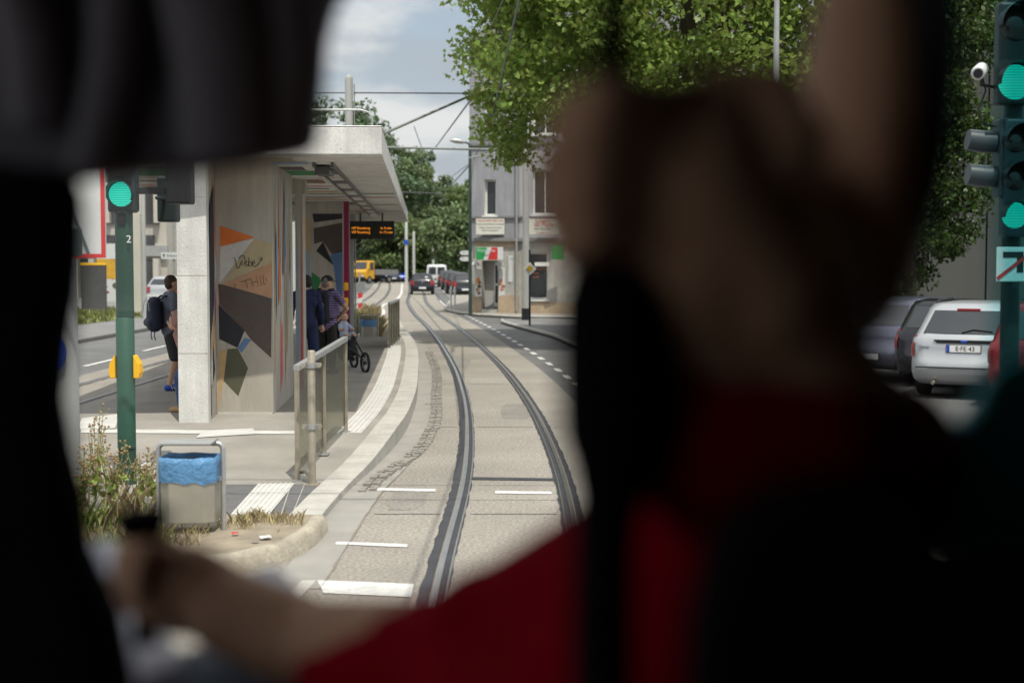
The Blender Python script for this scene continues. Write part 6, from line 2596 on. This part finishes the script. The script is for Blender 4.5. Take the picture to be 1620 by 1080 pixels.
# right pillar
slab([(1420, -200), (1476, -200), (1470, 60), (1460, 180), (1446, 300), (1402, 390), (1356, 440), (1318, 485), (1290, 530), (1290, 420), (1370, 200)], 1.32, .07, M_CABD, 'right_pillar', .02)
# teal partition edge
slab([(1900, 560), (1640, 560), (1572, 590), (1565, 605), (1545, 650), (1492, 700), (1472, 760), (1486, 850), (1530, 882), (1900, 882)], 1.05, .03, M_TEAL, 'teal_partition', .01)
slab([(1590, -200), (1582, 60), (1573, 300), (1572, 480), (1569, 586), (1640, 556), (1900, 556), (1900, -200)], 1.06, .006, pane('teal_glass', (.42, .74, .76), .02, .02), 'teal_pane', .002)
slab([(1478, 886), (1520, 862), (1900, 870), (1900, 905), (1490, 900)], 1.03, .02, M_CABG, 'armrest', .006)
slab([(1095, 1400), (1100, 1000), (1130, 880), (1190, 800), (1280, 768), (1400, 775), (1480, 800), (1505, 880), (1900, 890), (1900, 1400)], .80, .045, M_CABD, 'seat_back', .02)
# black pole with its thicker holder in front of the driver
g = MB()
YPO = .86
g.tube([P(978, -200, YPO), P(972, 0, YPO), P(970, 150, YPO), P(968, 400, YPO), P(968, 440, YPO)], .0115, M_CABD, 14)
ps = [(968, 410, .018), (966, 432, .027), (968, 470, .033), (972, 560, .035), (974, 650, .0355), (972, 700, .034), (968, 745, .027), (962, 790, .021), (956, 860, .0195), (952, 1300, .0195)]
g.tube([P(a, b, YPO) for a, b, _ in ps], [r_ for *_, r_ in ps], M_CABD, 18)
cbuild(g, 'grab_pole')
# control lever
g = MB()
YL = 1.36
g.tube([P(232, 1100, YL), P(228, 880, YL)], .012, M_CABD, 12)
ps = [(228, 900, .016), (226, 850, .020), (223, 830, .026), (222, 812, .030), (221, 803, .018)]
g.tube([P(a, b, YL) for a, b, _ in ps], [r_ for *_, r_ in ps], M_CABD, 18)
cbuild(g, 'control_lever')
# papers and small white things on the desk: they can be lifted away
M_PAPER = mat('paper', (.75, .76, .82), .8, .04, 6)


def sheet(name, label, pts, Y, t, m, cat):
    g_ = MB()
    yb = max(py for _, py in pts)
    g_.prism([P(px, py, Y + (yb - py) / 100 * .13) for px, py in pts], (0, .004, -t), m)     # lies on the sloping desk
    o_ = g_.build(name, bevel=.003)
    return tag(o_, label, cat)


sheet('paper', 'blurred grey white sheet of paper behind the driver hand', [(395, 900), (440, 893), (475, 930), (486, 985), (420, 1010), (380, 960)], 1.52, .01, M_PAPER, 'paper')
sheet('timetable', 'blurred white leaflet left of the control lever', [(104, 860), (180, 850), (190, 905), (120, 925), (98, 900)], 1.5, .01, M_PAPER, 'leaflet')
sheet('ticket_block', 'blurred slim white block under the driver hand', [(165, 940), (236, 930), (292, 1050), (214, 1078)], 1.28, .02, M_PAPER, 'block')
sheet('note_pad', 'blurred pale blue pad at the bottom left of the desk', [(118, 1034), (184, 1026), (196, 1066), (130, 1080)], 1.28, .02, mat('pad_blue', (.38, .48, .78), .8, .05, 6), 'pad')
sheet('folder', 'blurred blue grey folder at the bottom of the desk', [(222, 1040), (330, 1018), (480, 1030), (600, 1140), (210, 1150)], 1.2, .015, mat('folder_blue', (.10, .12, .16), .8, .05, 6), 'folder')

# driver
M_DSKIN = mat('driver_skin', (.46, .265, .165), .7, .06, 12, spec=.12)
M_SHIRT = mat('red_shirt', (.20, .0015, .008), .95, .12, 8, .2, 30, spec=.03)
drv = thing('person', 'blurred driver in a dark red shirt, one hand raised to the black pole', 'driver', (.15, .95, .95))
DO = Vector((.15, .95, .95))


def D_(px, py, Y):
    return P(px, py, Y) - DO


caps, balls = [], []
# trunk, neck and head (head is right of the raised hand)
caps += [(D_(1210, 1250, 1.0), D_(1210, 880, 1.0), .13, .10), (D_(1150, 790, 1.0), D_(1320, 770, 1.0), .075, .07), (D_(1262, 640, 1.02), D_(1300, 450, 1.03), .045, .045)]
balls += [(D_(1368, 190, 1.06), (.044, .095, .135)), (D_(1335, 350, 1.05), (.056, .07, .095)), (D_(1260, 400, 1.0), (.05, .05, .06))]
# left arm to the lever
caps += [(D_(1040, 930, 1.0), D_(780, 1040, 1.12), .062, .052), (D_(780, 1040, 1.12), D_(470, 1010, 1.28), .05, .038), (D_(470, 1010, 1.28), D_(360, 965, 1.33), .044, .042)]
# left hand: palm, four fingers closing on the lever, thumb
caps += [(D_(370, 955, 1.33), D_(300, 915, 1.35), .034, .036), (D_(330, 960, 1.34), D_(275, 960, 1.34), .03, .028)]
for a_, b_, c_, r_ in (((290, 895), (235, 872), (195, 868), .0125), ((285, 922), (228, 902), (190, 895), .0125), ((282, 948), (226, 935), (186, 925), .012), ((285, 972), (236, 968), (200, 956), .0105)):
    caps += [(D_(*a_, 1.345), D_(*b_, 1.325), r_ * 1.1, r_), (D_(*b_, 1.325), D_(*c_, 1.35), r_, r_ * .8)]
caps += [(D_(325, 905, 1.36), D_(262, 865, 1.385), .016, .014), (D_(262, 865, 1.385), D_(218, 858, 1.39), .013, .011)]
# raised right arm: elbow low, forearm up to the fist
caps += [(D_(1320, 770, 1.0), D_(1310, 640, .93), .055, .048), (D_(1310, 640, .93), D_(1200, 455, .88), .05, .04)]
caps += [(D_(1105, 430, .88), D_(1190, 640, .93), .046, .052), (D_(1250, 420, .9), D_(1270, 600, .93), .045, .05)]
caps += [(D_(1215, 470, .88), D_(1110, 320, .875), .042, .046), (D_(1120, 250, .88), D_(1040, 390, .875), .034, .036), (D_(1075, 190, .88), D_(1030, 330, .87), .026, .03)]
balls += [(D_(1090, 370, .875), (.05, .03, .035))]
for (a_, b_, c_, d_, r_) in (((1050, 175), (960, 160), (905, 190), (925, 215), .0165), ((1050, 245), (945, 225), (882, 262), (905, 290), .0175), ((1045, 315), (940, 300), (884, 330), (905, 360), .017), ((1035, 380), (940, 368), (900, 392), (920, 410), .0145)):
    caps += [(D_(*a_, .862), D_(*b_, .835), r_ * 1.12, r_), (D_(*b_, .835), D_(*c_, .852), r_, r_ * .95), (D_(*c_, .852), D_(*d_, .885), r_ * .95, r_ * .8)]
# thumb from the side of the palm, pointing up and round
caps += [(D_(1190, 330, .875), D_(1262, 225, .88), .024, .020), (D_(1262, 225, .88), D_(1225, 135, .885), .019, .016), (D_(1225, 135, .885), D_(1130, 128, .885), .015, .012)]
blob('body', caps, balls, M_DSKIN, .0048, drv, 4)
# shirt
sc = [(D_(1125, 690, .91), D_(1262, 690, .92), .064, .064), (D_(1140, 690, 1.0), D_(1395, 715, 1.02), .068, .058), (D_(1210, 1300, 1.0), D_(1210, 880, 1.0), .165, .125), (D_(1150, 780, 1.0), D_(1320, 770, 1.0), .09, .085), (D_(1040, 930, 1.0), D_(780, 1050, 1.12), .082, .072), (D_(780, 1050, 1.12), D_(545, 1050, 1.24), .066, .046), (D_(1180, 720, 1.0), D_(1270, 720, 1.0), .08, .075),
      (D_(1320, 770, 1.0), D_(1330, 690, .95), .07, .06), (D_(1040, 960, 1.0), D_(1000, 1300, 1.0), .09, .13), (D_(800, 1050, 1.08), D_(900, 1250, 1.0), .08, .12)]
blob('shirt', sc, [], M_SHIRT, .007, drv, 5)
blob('hair', [], [(D_(1425, 120, 1.07), (.033, .10, .14)), (D_(1408, 290, 1.08), (.026, .07, .09))], M_HAIRB, .006, drv, 2)
